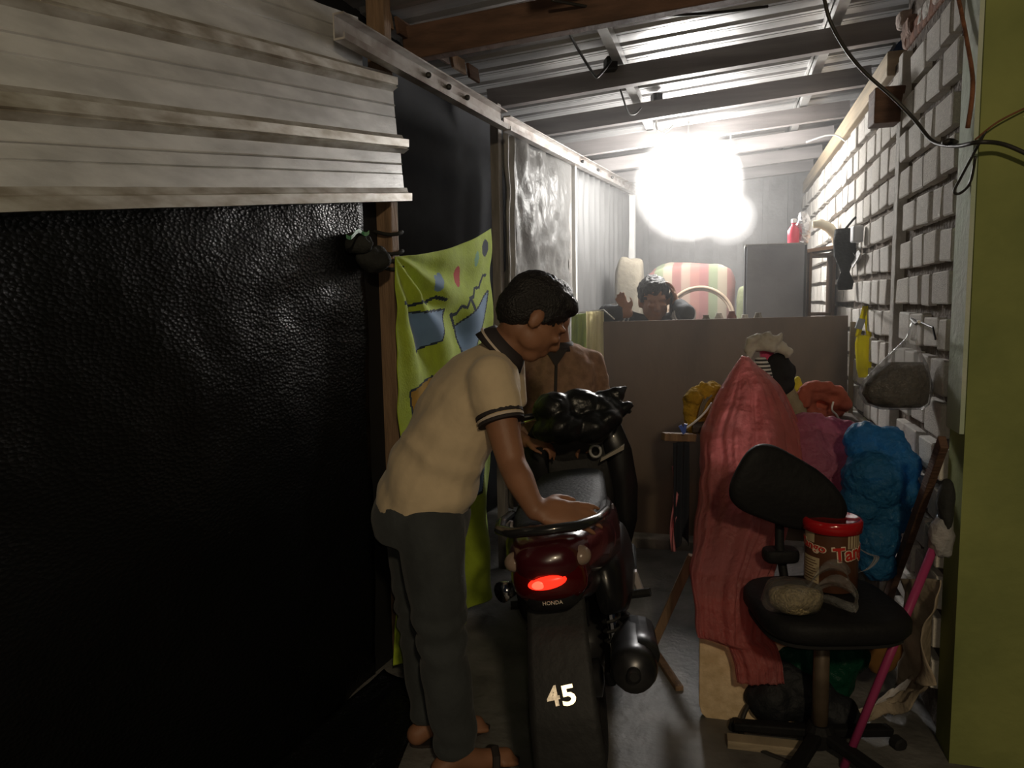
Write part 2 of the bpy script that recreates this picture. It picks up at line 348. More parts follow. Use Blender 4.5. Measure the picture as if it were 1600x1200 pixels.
# ---- left side: posts, rails, cladding, sheets
m_clad = mat('cladding_zinc', (0.74, 0.745, 0.75), 0.38, 0.35, var=0.28, scale=4, stretch=(1.5, 1.5, 5), bump=0.05, bscale=30, detail=8)
m_clad_d = mat('cladding_rib', (0.76, 0.75, 0.72), 0.32, 0.5, var=0.35, scale=6, stretch=(1.5, 1.5, 5), col2=(0.40, 0.36, 0.30))
cl = thing('metal_cladding', lw(-.7, 1.6), 'slanting grey ribbed metal cladding above the black tarpaulin', 'cladding')
TILT = 0.126; ca = math.atan(TILT); SD = (LD*math.cos(ca)+V((0, 0, math.sin(ca)))).normalized(); SU = LN.cross(SD); SU = SU if SU.z > 0 else -SU
O0 = lw(-1.85, 1.591-.43*TILT)
def cp(s, v, o): return O0 + SD*s + SU*v + LN*(.055+o)
def strip(prof, s0, s1):
    mb = MB(); k = len(prof)-1
    return mb.grid(lambda u, w: cp(s0+(s1-s0)*u, prof[int(round(w*k))][0]+.0015*nz((u*9, w, 0), 1), prof[int(round(w*k))][1]+.002*nz((u*5, w*3, 2), 1)), 30, k)
EL = 1.96
part('bottom_flange', strip([(0.0, -.012), (0.0, .018), (.026, .022), (.030, .004), (.047, 0)], 0, EL), m_clad_d, cl, 'bright bottom lip with a dusty ledge', solid=.003)
for i, (a, b, e) in enumerate(((.047, .172, EL-.022), (.236, .385, EL-.035), (.447, .60, 1.74), (.66, .82, 1.20))):
    w = b-a
    part('sheet', strip([(a, 0), (a+w*.38, .0), (a+w*.40, -.005), (a+w*.43, 0), (a+w*.66, 0), (a+w*.68, .004), (a+w*.71, 0), (b, 0)], 0, e), m_clad, cl, solid=.002)
for i, (a, b, e) in enumerate(((.172, .236, EL), (.385, .447, EL-.04), (.60, .66, 1.42))):
    w = b-a
    part('rib', strip([(a, 0), (a+.1*w, .012), (a+.2*w, .024), (a+.27*w, .017), (a+.34*w, .026), (a+.72*w, .028), (a+.80*w, .006), (b, 0)], 0, e), m_clad_d, cl, solid=.003)
# black tarpaulin
def tarp_mat():
    m = bpy.data.materials.new('black_tarp'); m.use_nodes = True; n = m.node_tree.nodes; l = m.node_tree.links; b = n['Principled BSDF']
    b.inputs['Base Color'].default_value = (0.006, 0.0065, 0.007, 1); b.inputs['Roughness'].default_value = 0.30; b.inputs['Specular IOR Level'].default_value = 0.15
    tc = n.new('ShaderNodeTexCoord'); mp = n.new('ShaderNodeMapping'); mp.inputs['Scale'].default_value = (1, 1, 1.6); l.new(tc.outputs['Object'], mp.inputs[0])
    v = n.new('ShaderNodeTexVoronoi'); v.inputs['Scale'].default_value = 75; l.new(mp.outputs[0], v.inputs['Vector'])
    t = n.new('ShaderNodeTexNoise'); t.inputs['Scale'].default_value = 14; t.inputs['Detail'].default_value = 8; l.new(mp.outputs[0], t.inputs['Vector'])
    a = n.new('ShaderNodeMath'); a.operation = 'ADD'; l.new(v.outputs['Distance'], a.inputs[0]); l.new(t.outputs['Fac'], a.inputs[1])
    bp = n.new('ShaderNodeBump'); bp.inputs['Strength'].default_value = 0.30; bp.inputs['Distance'].default_value = 0.008
    l.new(a.outputs[0], bp.inputs['Height']); l.new(bp.outputs[0], b.inputs['Normal']); return m
m_tarp = tarp_mat()
def tf(u, v):
    s = -1.95+1.80*u; z = 2.0*(1-v)+.01*v; return lw(s, z, .012+.012*nz((s, z, 0), 3)+.006*nz((s, z, 0), 9) + .02*math.sin(s*7+z)*v)
def skirt(u, v):
    s = -1.95+1.80*u; return lw(s, .012+.010*abs(nz((s, v*2, 0), 4))+.02*(1-v)**6, .03+(.20+.55*(1-u))*v)
single('black_tarpaulin', MB().grid(tf, 60, 60).grid(skirt, 50, 20), m_tarp, 'black crinkled plastic tarpaulin hanging below the metal cladding', 'tarpaulin', smooth=True, solid=.003)
m_black = mat('black_board', (0.010, 0.010, 0.011), 0.8, var=0.3)
single('dark_gap_strip', MB().bar(lw(-.155, .9, -.02), lw(.0, .9, -.02), .012, 1.8), m_black, 'narrow black strip filling the dark gap between the tarpaulin and the first wooden post', 'plank')  # black strip added where only the dark gap shows
# posts
p1 = thing('wooden_post', lw(.02, 0), 'brown wooden post with a pale lit edge beside the black tarpaulin', 'post')
part('timber', MB().bar(lw(.012, 0, .01), lw(.002, 2.95, .01), .075, .05, up=LD), m_wood_br, p1, bevel=.004)
part('lit_edge', MB().bar(lw(.052, 0, .026), lw(.042, 2.2, .026), .016, .022, up=LD), mat('lit_edge_wood', (0.62, 0.55, 0.44), .8, var=.35, scale=9, stretch=(4, 4, .5)), p1, 'pale strip for the light on the post edge', bevel=.003)  # pale colour stands in for light on the post edge
tw = thing('tied_rag', lw(0, 1.5), 'dark rag with a green ribbon knotted around the first wooden post', 'rag')
mr = mat('dark_rag', (0.03, 0.032, 0.03), .85, var=.4, bump=.4)
part('knot', lump(at_l(583, 405, .06), (.06, .05, .045), 2.0, .35, 16), mr, tw, smooth=True)
part('knot', lump(at_l(562, 380, .05), (.07, .03, .03), 5.0, .4, 16), mr, tw, smooth=True)
for z in (1.53, 1.56, 1.585, 1.655): 
    part('cord', MB().tube([lw(.01, z, .01)+LD*(.052*math.cos(a))+LN*(.058*math.sin(a))+V((0, 0, .008*math.sin(a*2))) for a in (i*math.pi/8 for i in range(16))], .007, 6, closed=True), mr, tw, smooth=True)
part('ribbon', MB().grid(lambda u, v: at_l(541+36*u, 366-8*u+6*v+4*math.sin(u*9), .09+.01*math.sin(u*7)), 14, 2), mat('green_ribbon', (.08, .30, .15), .5, var=.2), tw, 'green ribbon', solid=.002)
m_post_g = mat('grey_post', (0.34, 0.32, 0.30), .7, var=.4, scale=8, stretch=(4, 4, .5))
single('steel_post', MB().bar(lw(1.07, 0, .0), lw(1.07, 2.36, .0), .045, .045, up=LD), m_post_g, 'dark grey post at the right edge of the green cloth', 'post', bevel=.003)
m_white_post = mat('white_post', (0.74, 0.74, 0.72), .45, var=.15)
pp = thing('metal_post', lw(2.27, 0), 'slim white metal post between the two grey sheets', 'post')
part('upright', MB().bar(lw(2.27, 0, .015), lw(2.27, 2.26, .015), .035, .035, up=LD), m_white_post, pp, bevel=.003)
part('backing', MB().bar(lw(2.20, 0, .0), lw(2.20, 2.26, .0), .03, .06, up=LD), m_post_g, pp, bevel=.003)
single('metal_post', MB().bar(lw(3.86, 0, .015), lw(3.86, 2.26, .015), .05, .05, up=LD), m_white_post, 'pale metal post behind the man leaning on the board', 'post', bevel=.003)
# rails
def crail(s0, z0, s1, z1, off, h, m, name, label):
    t = thing(name, lw((s0+s1)/2, min(z0, z1)), label, 'rail'); a, b = lw(s0, z0, off), lw(s1, z1, off)
    part('web', MB().bar(a, b, .005, h), m, t)
    for sg, nm in ((1, 'flange'), (-1, 'flange')): part(nm, MB().bar(a+LN*.018+V((0,0,sg*h/2)), b+LN*.018+V((0,0,sg*h/2)), .04, .006), m, t)
    part('lip', MB().bar(a+LN*.037+V((0,0,-h/2+.009)), b+LN*.037+V((0,0,-h/2+.009)), .004, .018), m, t)
    for k in range(3): part('bolt', MB().ell(a.lerp(b, .45+.13*k)+LN*.012+V((0, 0, .012)), (.012, .012, .012), n=8, m=6), m_wire, t)
    return t
m_rail = mat('rail_steel', (0.56, 0.54, 0.52), .40, .65, var=.4, scale=12, col2=(.32, .27, .24))
crail(-.40, 2.25, .90, 2.235, .098, .075, m_rail, 'channel_rail', 'dull steel channel rail above the cladding, nearest the viewer')
crail(1.10, 2.27, 3.95, 2.285, .03, .065, m_rail, 'channel_rail', 'bright steel channel rail along the top of the grey sheets')
single('gutter_strip', MB().bar(at_l(360, -50, .03), at_l(545, 50, .03), .03, .06), m_rail, 'pale metal strip at the top above the cladding', 'strip')
single('roof_timber', MB().bar(lw(-.9, 2.62, .0), lw(.05, 2.56, .0), .05, .07), m_wood_br, 'brown timber running along the eaves at the top left', 'timber')
wd = thing('plank_screen', lw(.4, 2.46), 'row of upright brown planks above the wooden beam at the top', 'planks')
for k in range(6): part('plank', MB().bar(lw(.12+.16*k, 2.44, -.04), lw(.12+.16*k, 2.505, -.05), .012, .13-.02*(k % 2), up=LD), (m_wood_br, m_wood_dk)[k % 2], wd)
# grey sheets between the posts
m_sheet = film('grey_sheet', (0.36, 0.355, 0.345), opacity=.96, rough=.3, bump=.7, bscale=9, gloss=.12)
def sh1(u, v):
    z = 2.25-1.95*v; e = .10*max(0, math.sin(v*8.0))*(1-u)**3 - .05*(1-u)**2*math.sin(v*17)
    s = 1.10+1.10*u + (e if v > .02 else 0); return lw(s, z, .02+.016*nz((s*1.2, z, 0), 4, 2)+.014*math.sin(s*23+2*math.sin(z*3))*(1-u)**1.5 + .012*nz((s, z, 1), 12))
single('grey_plastic_sheet', MB().grid(sh1, 50, 70), m_sheet, 'pale crumpled plastic sheet hung between the grey post and slim white post', 'sheet', smooth=True, solid=.002)
def sh2(u, v):
    s = 2.31+1.5*u; z = 2.25-2.0*v; return lw(s, z, -.005+.012*math.sin(s*48)+.01*nz((s, z, 0), 4, 5))
single('grey_plastic_sheet', MB().grid(sh2, 90, 30), mat('grey_fibre_sheet', (.13, .13, .13), .6, var=.35, scale=5, stretch=(3, 3, .4)), 'darker grey fluted sheet between the two white posts', 'sheet', smooth=True, solid=.002)
def sh3(u, v):
    s = 1.085+.11*u; z = 2.22-1.9*v; return lw(s, z, .035+.02*math.sin(u*9+2*v)+.01*nz((s, z, 0), 7))
single('grey_plastic_strip', MB().grid(sh3, 16, 50), mat('strip_grey', (.33, .32, .30), .6, var=.4, scale=8), 'narrow grey torn strip hanging down the dark post', 'strip', smooth=True, solid=.002)
def dk(u, v): s = -.9+5.2*u; z = 3.2-3.18*v; return lw(s, z, -.50+.03*nz((s, z, 0), 3))
single('dark_backdrop', MB().grid(dk, 40, 30), mat('night_dark', (.014, .015, .019), .8, var=.4), 'dark net sheet added as the night void behind the green cloth', 'backdrop', smooth=True, solid=.003)  # dark sheet added for the night void seen through the opening
# ================================================================== LAMPS
m_hold = mat('bulb_holder', (.75, .75, .73), .4, var=0)
def bulb(c, r, strength, label, ztop):
    c = V(c); t = thing('light_bulb', c-V((0, 0, r)), label, 'lamp')
    me = mat('bulb_glow_%d' % int(strength), (1, 1, 1), .5, var=0, emit=(1.0, .965, .92), estr=strength)
    part('globe', MB().lathe(c, [(.002, -r), (r*.38, -.93*r), (r*.7, -.72*r), (r*.93, -.38*r), (r, 0), (r*.93, .38*r), (r*.74, .75*r), (r*.52, 1.1*r), (r*.42, 1.35*r)], 20), me, t, smooth=True)
    part('cap', MB().lathe(c, [(r*.44, 1.35*r), (r*.46, 1.5*r), (r*.40, 2.0*r), (r*.30, 2.1*r)], 16), m_hold, t, smooth=True)
    part('cord', MB().tube([c+V((0, 0, 2.1*r)), V((c.x, c.y, ztop))], .005, 6), m_wirew, t)
bulb((-.262, 5.16, 2.13), .125, BULB_MAIN, 'large glaring white bulb hanging under the roof beams', zb(-.26)+.12)
bulb((0.0, 5.86, 1.98), .065, BULB_SMALL, 'small glaring bulb below and right of the large one', zb(0)+.12)
# thin smoke volume in the back half of the alley, added for lens glow
GLARE_DENS = 0.75
HAZE, HAZE_G = 0.12, 0.20
hm = bpy.data.materials.new('glare'); hm.use_nodes = True; hn = hm.node_tree.nodes; hn.remove(hn['Principled BSDF'])
vs = hn.new('ShaderNodeVolumeScatter'); vs.inputs['Density'].default_value = HAZE; vs.inputs['Anisotropy'].default_value = HAZE_G
hm.node_tree.links.new(vs.outputs[0], hn['Material Output'].inputs['Volume'])
hz = MB().prism([(-1.04, 3.45, .02), (.64, 3.45, .02), (.64, 7.5, .02), (-.68, 7.5, .02)], (0, 0, 2.36))
ho = single('glare_haze', hz, hm, 'thin smoke volume added for the veil of light around the bulbs', 'haze'); ho['kind'] = 'stuff'
# denser smoke balls at the bulbs, added for their blown-out discs
def glare_ball(c, r, dens, label):
    m = bpy.data.materials.new('glare_dense'); m.use_nodes = True; n = m.node_tree.nodes; n.remove(n['Principled BSDF'])
    q = n.new('ShaderNodeVolumeScatter'); q.inputs['Density'].default_value = dens; q.inputs['Anisotropy'].default_value = HAZE_G
    m.node_tree.links.new(q.outputs[0], n['Material Output'].inputs['Volume'])
    o = single('bulb_glare', MB().ell(c, r, n=28, m=18), m, label, 'haze', 'smoke volumes added around the bulbs', smooth=True); o['kind'] = 'stuff'
glare_ball((-.262, 5.16, 2.12), (.36, .36, .36), GLARE_DENS, 'bright smoke ball added round the large bulb')
glare_ball((0.0, 5.86, 1.97), (.20, .20, .20), GLARE_DENS*1.4, 'bright smoke ball added round the small bulb')
# ================================================================== GREEN CLOTH
m_cg = mat('cloth_green', (.42, .56, .035), .9, var=.15, scale=20, bump=.15, bscale=120, sheen=.2)
m_cb = mat('cloth_blue', (.17, .30, .50), .9, var=.15, sheen=.2); m_cn = mat('cloth_navy', (.02, .035, .06), .9, var=.2)
m_cr = mat('cloth_red', (.50, .07, .06), .9, var=.2); m_ct = mat('cloth_teal', (.24, .46, .30), .9, var=.2); m_co = mat('cloth_orange', (.45, .25, .02), .9, var=.2)
CT = [m_cg, m_cb, m_cn, m_cr, m_ct, m_co]
def seg(p, a, b):
    ax, ay = a; bx, by = b; dx, dy = bx-ax, by-ay; t = max(0, min(1, ((p[0]-ax)*dx+(p[1]-ay)*dy)/(dx*dx+dy*dy))); return math.hypot(p[0]-ax-dx*t, p[1]-ay-dy*t)
def inpoly(p, q):
    c = False; j = len(q)-1
    for i in range(len(q)):
        if (q[i][1] > p[1]) != (q[j][1] > p[1]) and p[0] < (q[j][0]-q[i][0])*(p[1]-q[i][1])/(q[j][1]-q[i][1])+q[i][0]: c = not c
        j = i
    return c
SAILS = [([(.58, .225), (.95, .175), (.78, .315), (.66, .325)], 1), ([(.10, .145), (.44, .165), (.36, .235), (.16, .245)], 1), ([(.10, .34), (.32, .33), (.28, .40), (.12, .41)], 5), ([(.55, .62), (.9, .60), (.8, .70), (.6, .71)], 1)]
WAVES = [[(.52, .185), (.57, .19), (.61, .172), (.66, .182), (.70, .160), (.74, .163), (.78, .143), (.84, .148), (.90, .122), (.94, .126)], [(.52, .185), (.57, .225)], [(.70, .160), (.74, .20)], [(.64, .27), (.60, .38)],
         [(.05, .115), (.12, .128), (.2, .12), (.28, .132), (.36, .122), (.44, .136)], [(.10, .13), (.11, .145)], [(.06, .56), (.2, .545), (.34, .56), (.5, .54)], [(.5, .55), (.62, .62)]]
def cmi(u, v):
    p = (u, v); q = (u, v*2.6)
    for c, r, m in (((.36, .085), (.040, .022), 1), ((.40, .075), (.028, .016), 1), ((.59, .088), (.038, .030), 3), ((.80, .062), (.024, .022), 4), ((.91, .045), (.045, .024), 2)):
        if ((u-c[0])/r[0])**2+((v-c[1])/r[1])**2 < 1: return m
    for poly, m in SAILS:
        if inpoly(p, poly): return m
        if min(seg(q, (poly[i][0], poly[i][1]*2.6), (poly[i-1][0], poly[i-1][1]*2.6)) for i in range(4)) < .014: return 2
    for w in WAVES:
        if min(seg(q, (a[0], a[1]*2.6), (b[0], b[1]*2.6)) for a, b in zip(w, w[1:])) < .011: return 2
    return 0
cTL, cTR = at_l(617, 401, .07), at_l(768, 357, .05); cBR, cBL = at_l(770, 945, .16), at_l(640, 985, .16)
cBR.z = .09; cBL.z = .07
def cloth(u, v):
    a = cTL.lerp(cTR, u); b = cBL.lerp(cBR, u); a.z -= .03*math.sin(math.pi*u)*(1-v)
    p = a.lerp(b, v)
    du, dv = u+.02, v*2.2+.02; ang = math.atan2(dv, du); fade = math.exp(-1.3*math.hypot(du, dv))*min(1, 6*u+.05)*min(1, 8*v+.2)
    f = .035*math.sin(ang*15)*fade + .030*math.sin(u*17+1.3*math.sin(v*4))*min(1, v*1.6)*(.4+.6*v) + .012*nz((u*3, v*8, 0), 1.5)
    f += -.05*(1-min(1, u*4))*v
    return p + LN*f
single('printed_cloth', MB().grid(cloth, 150, 300, cmi), CT, 'lime green cloth printed with blue sail shapes, hung between two posts', 'cloth', smooth=True, solid=.002)

# ================================================================== BODIES
class Body(MB):
    def limb(s, chain, inf=0.0, n=14, caps=True):
        """chain: (point, radius)"""
        for (a, ra), (b, rb) in zip(chain, chain[1:]):
            s.tube([a, b], [ra+inf, rb+inf], n)
        for i, (a, r) in enumerate(chain):
            if caps or 0 < i < len(chain)-1: s.ell(a, r+inf, n=14, m=10)
        return s
    def trunk(s, secs, n=20):
        """secs: (centre, half-width, half-depth, side direction, spine direction)"""
        rings = []
        for c, w, d, sx, ax in secs:
            x = V(sx).normalized(); a = V(ax).normalized(); x = (x-a*x.dot(a)).normalized(); y = a.cross(x)
            rings.append([V(c)+x*(w*math.cos(q))+y*(d*math.sin(q)) for q in (2*math.pi*j/n for j in range(n))])
        s.loft(rings); return s
    def hand(s, wrist, dirn, palm_n, side, k=1.0, curl=(.25, .35, .35), spread=.10, thumb=True):
        """dirn: along the fingers, palm_n: out of the palm, side: towards the thumb"""
        d = V(dirn).normalized(); pn = V(palm_n); pn = (pn-d*pn.dot(d)).normalized(); sd = V(side); sd = (sd-d*sd.dot(d)-pn*sd.dot(pn)).normalized()
        M = Matrix((sd, pn, d)).transposed(); w = V(wrist)
        s.ell(w+d*.048*k, (.040*k, .015*k, .052*k), M, 14, 10, .75); s.ell(w+d*.012*k, (.027*k, .019*k, .03*k), M)
        for i, ln in enumerate((.072, .082, .076, .060)):
            o = (.028-.0187*i)*k; p = w+d*(.090-.004*abs(i-1.2))*k+sd*o; a = spread*(1.3-i); f = (d*math.cos(a)+sd*math.sin(a)).normalized(); ch = [(p-f*.02*k, .0092*k), (p, .0092*k)]; ang = 0
            for q, (c, fr) in enumerate(zip(curl, (.44, .31, .25))):
                ang += c; p = p+(f*math.cos(ang)+pn*math.sin(ang))*ln*fr*k; ch.append((p, (.0084, .0076, .0066)[q]*k))
            s.limb(ch, n=10)
        if thumb:
            p0 = w+d*.022*k+sd*.022*k; p1 = p0+(sd*.72+d*.62+pn*.25)*.038*k; p2 = p1+(sd*.25+d*.88+pn*.3)*.030*k; p3 = p2+(d*.95+pn*.25)*.023*k
            s.limb([(p0, .013*k), (p1, .0105*k), (p2, .0095*k), (p3, .0078*k)], n=10)
        return s
    def head(s, c, fwd, up, k=1.0):
        """c: middle of the head; builds skull, jaw, nose, brow, lips, ears"""
        f = V(fwd).normalized(); u = V(up); u = (u-f*u.dot(f)).normalized(); r = f.cross(u); M = Matrix((r, f, u)).transposed(); c = V(c)
        L = lambda x, y, z: c + M @ (V((x, y, z))*k)
        s.ell(L(0, -.012, .030), (.074*k, .093*k, .086*k), M, 20, 14)
        s.ell(L(0, .028, -.028), (.060*k, .064*k, .078*k), M, 18, 12); s.ell(L(0, .050, -.082), (.034*k, .036*k, .030*k), M, 14, 10)
        for x in (-1, 1):
            s.ell(L(x*.040, .018, -.052), (.026*k, .045*k, .038*k), M); s.ell(L(x*.031, .082, -.012), (.022*k, .014*k, .014*k), M)
            s.ell(L(x*.026, .080, .022), (.026*k, .016*k, .009*k), M); s.ell(L(x*.076, -.008, -.012), (.010*k, .020*k, .032*k), M)
        s.limb([(L(0, .088, .012), .009*k), (L(0, .106, -.026), .0125*k)], n=10); s.ell(L(0, .100, -.032), (.018*k, .014*k, .010*k), M)
        s.ell(L(0, .088, -.055), (.024*k, .011*k, .006*k), M); s.ell(L(0, .086, -.066), (.021*k, .011*k, .007*k), M)
        s.HL = L; s.HM = M; return s
def hair_mb(L, M, k, seed, top=.0, fringe=.0):
    mb = MB(); mb.ell(L(0, -.020, .042), (.083*k, .098*k, .088*k), M, 26, 18); mb.ell(L(0, -.050, .0), (.079*k, .067*k, .075*k), M, 22, 14)
    mb.ell(L(0, .040, .088), (.062*k, .050*k, .034*k), M, 16, 10)
    for x in (-1, 1): mb.ell(L(x*.070, .012, .020), (.010*k, .020*k, .030*k), M)
    return mb
def displace(me, fn):
    nv_ = [v.normal.copy() for v in me.vertices]; cv = [v.co.copy() for v in me.vertices]; out = []
    for c, n in zip(cv, nv_): out.extend(c + n*fn(c))
    me.vertices.foreach_set('co', out); me.update()
def roughen(me, amp, fr, seed): displace(me, lambda c: amp*(nz(c, fr, seed)+.6*nz(c, fr*2.3, seed+2)))
m_skin = mat('skin', (.33, .155, .085), .55, var=.2, scale=10, bump=.05, bscale=80)
m_hair = mat('hair', (.018, .016, .016), .5, var=.3, scale=30, bump=.5, bscale=150)
m_polo = mat('polo_cotton', (.72, .57, .37), .9, var=.12, scale=14, bump=.25, bscale=16, sheen=.2)
m_trim = mat('polo_trim', (.035, .028, .03), .8, var=.2); m_trimw = mat('polo_trim_pale', (.66, .56, .46), .8, var=.1)
m_jean = mat('grey_denim', (.058, .066, .069), .9, var=.35, scale=6, bump=.25, bscale=30, sheen=.1)
m_sole = mat('sandal', (.03, .022, .02), .7, var=.2)
# ---- the man in the cream polo, bent over the motorcycle's tail
HC = pt(663, 800, 2.31); HN = pt(672, 822, 2.215); HF = pt(652, 818, 2.40)
WA = pt(672, 752, 2.30); BE = pt(692, 700, 2.29); CH = pt(733, 625, 2.28); NB = pt(781, 548, 2.28)
SN = pt(766, 592, 2.145); SF = pt(788, 565, 2.42)
EN = pt(800, 725, 2.08); WN = pt(836, 798, 1.985)
KN = pt(690, 985, 2.215); AN = pt(712, 1147, 2.22); KF = pt(660, 980, 2.41); AF = pt(672, 1105, 2.40)
FWD = (CR*.93+CF*.36); FWD.z = 0; FWD.normalize(); SIDE = V((FWD.y, -FWD.x, 0))      # his right-hand side, towards the viewer
AN.z = max(AN.z, .085); AF.z = max(AF.z, .085); AN.z = .085; AF.z = .085
hd = pt(834, 497, 2.255); hf = (CR*.74+CF*.22-CU*.62).normalized(); hu = (CU*.70+CR*.58+CF*.1).normalized()
def m1_trunk(b, inf):
    sp = (NB-HC).normalized()
    b.trunk([(HC+V((0,0,-.03)), .145+inf, .115+inf, SIDE, V((0,0,1))), (HC, .165+inf, .135+inf, SIDE, V((0,0,1))), (WA, .158+inf, .118+inf, SIDE, (CH-HC)), (BE, .160+inf, .122+inf, SIDE, (CH-HC)),
             (CH, .172+inf, .122+inf, SIDE, sp), (CH.lerp(NB, .55), .165+inf, .098+inf, SIDE, sp), (NB.lerp(CH, .1), .090+inf, .062+inf, SIDE, sp)])
    b.limb([(SN, .058+inf), (NB.lerp(CH, .28), .066+inf), (SF, .058+inf)])
bd = Body(); m1_trunk(bd, -.012); bd.head(hd, hf, hu, 1.04)
bd.limb([(NB.lerp(CH, .1), .062), (NB.lerp(hd, .5), .058), (hd-hu*.05-hf*.02, .056)])
bd.limb([(SN, .052), (SN.lerp(EN, .45), .049), (EN, .040), (EN.lerp(WN, .35), .041), (WN, .027)])
SEATP = pt(905, 822, 2.03)
bd.hand(WN+CR*.004, (CR*.97-CU*.10+CF*.06), -V((0, 0, 1))*.72+CF*.68, -SIDE, 1.12, (.10, .25, .22), .09)
EF = pt(796, 715, 2.50); WF_ = pt(838, 790, 2.40)
bd.limb([(SF, .050), (EF, .040), (WF_, .027)]); bd.hand(WF_, (CR*.95-CU*.2), -V((0, 0, 1)), SIDE, 1.0, (.2, .3, .2))
for h, kn, an, fy in ((HN, KN, AN, .0), (HF, KF, AF, .0)):
    bd.limb([(h, .088), (kn, .058), (kn.lerp(an, .35), .054), (an, .036)])
    toe = an+FWD*.155+V((0, 0, -.055)); heel = an-FWD*.045+V((0, 0, -.045))
    bd.limb([(heel, .034), (an+V((0, 0, -.02)), .036), (an+FWD*.07+V((0, 0, -.048)), .034), (toe, .026)])
    for q in range(5): bd.limb([(toe+SIDE*(.028-.014*q)-FWD*.015-V((0,0,.006)), .011), (toe+SIDE*(.030-.0155*q)+FWD*(.030-.006*abs(q-1))-V((0, 0, .012)), .0095)], n=8)
man1 = single('person', remesh(bd, .0065, 5), m_skin, 'man in a cream polo and grey jeans bending over the motorcycle tail', 'person', smooth=True)
L1, M1 = bd.HL, bd.HM
hm_ = remesh(hair_mb(L1, M1, 1.05, 1), .006, 3); roughen(hm_, .003, 90, 1); part('hair', hm_, m_hair, man1, 'short thick black hair', smooth=True)
sh = Body(); m1_trunk(sh, .006); 
sl_end = SN.lerp(EN, .47)
sh.limb([(SN, .070), (SN.lerp(EN, .25), .073), (sl_end, .066)], caps=False); sh.ell(SN, .070)
sh.limb([(SF, .068), (SF.lerp(EF, .45), .064)], caps=False)
sh.trunk([(HC+V((0, 0, .022))-FWD*.008, .178, .148, SIDE, V((0, 0, 1))), (WA, .178, .140, SIDE, (CH-HC)), (BE, .170, .136, SIDE, (CH-HC))])
sm = remesh(sh, .008, 6)
def folds1(c):                                                      # drape folds across the bent waist and under the arm
    t = (c-HC).dot((CH-HC).normalized()); q = (c-HC).dot(SIDE)
    return .0065*math.sin(t*62+q*18+4*nz(c, 5, 2))*math.exp(-((t-.10)/.10)**2) + .006*nz(c, 11, 4) + .004*math.sin(t*44-q*40)*math.exp(-((t-.30)/.10)**2)
displace(sm, folds1)
shirt = part('polo_shirt', sm, m_polo, man1, 'cream short-sleeved polo shirt', smooth=True)
ax = (EN-SN).normalized()
def band(c, ax_, r, w, inf=.003):
    a = V(ax_).normalized(); return MB().tube([V(c)-a*w/2, V(c)+a*w/2], [r+inf, r+inf], 28)
part('sleeve_band', band(sl_end-ax*.010, ax, .0655, .010), m_trim, shirt, 'dark stripe at the cuff', smooth=False)
part('sleeve_band', band(sl_end+ax*.002, ax, .0650, .007), m_trimw, shirt, 'pale stripe at the cuff')
part('sleeve_band', band(sl_end+ax*.011, ax, .0635, .007), m_trim, shirt, 'dark hem stripe at the cuff')
nd = (hd-NB).normalized()
part('collar', MB().tube([NB.lerp(CH, .06), NB+nd*.020, NB+nd*.042], [.090, .079, .068], 24, ref=SIDE), m_trim, shirt, 'dark collar', smooth=True)
part('collar_edge', MB().tube([NB+nd*.006, NB+nd*.012], [.0880, .0850], 24, ref=SIDE), m_trimw, shirt, 'pale piping on the collar')
jn = Body()
jn.trunk([(HC+V((0, 0, -.07))-FWD*.012, .168, .140, SIDE, V((0, 0, 1))), (HC+V((0, 0, .0))-FWD*.012, .180, .152, SIDE, V((0, 0, 1))), (HC+V((0, 0, .05))-FWD*.008, .172, .140, SIDE, V((0, 0, 1)))])
for h, kn, an in ((HN, KN, AN), (HF, KF, AF)):
    jn.limb([(h, .104), (h.lerp(kn, .5), .092), (kn, .078), (kn.lerp(an, .5), .072), (an+V((0, 0, .0)), .064)], caps=False); jn.ell(h, .104)
jm = remesh(jn, .009, 6)
displace(jm, lambda c: .006*nz(c, 9, 1)+.005*math.sin(c.z*70+6*nz(c, 4, 3))*(math.exp(-((c.z-.42)/.12)**2)+math.exp(-((c.z-.13)/.08)**2)))
jeans = part('jeans', jm, m_jean, man1, 'grey denim jeans', smooth=True)
for an in (AN, AF):
    t = thing('sandal', an+FWD*.05-V((0, 0, .08)), 'dark sandal under the bending man\'s %s foot' % ('near' if an is AN else 'far'), 'sandal')
    c = V((an.x, an.y, .0))+FWD*.06
    part('sole', MB().prism([c+FWD*(.14*math.cos(q))*(1 if math.cos(q) > 0 else .93)+SIDE*(.045*math.sin(q)) for q in (i*math.pi/10 for i in range(20))], (0, 0, .016)), m_sole, t)
    part('strap', MB().tube([c+FWD*.05+SIDE*.042+V((0, 0, .012)), c+FWD*.055+SIDE*.03+V((0, 0, .055)), c+FWD*.06+V((0, 0, .068)), c+FWD*.055-SIDE*.03+V((0, 0, .055)), c+FWD*.05-SIDE*.042+V((0, 0, .012))], .012, 8, ratio=.4), m_sole, t)
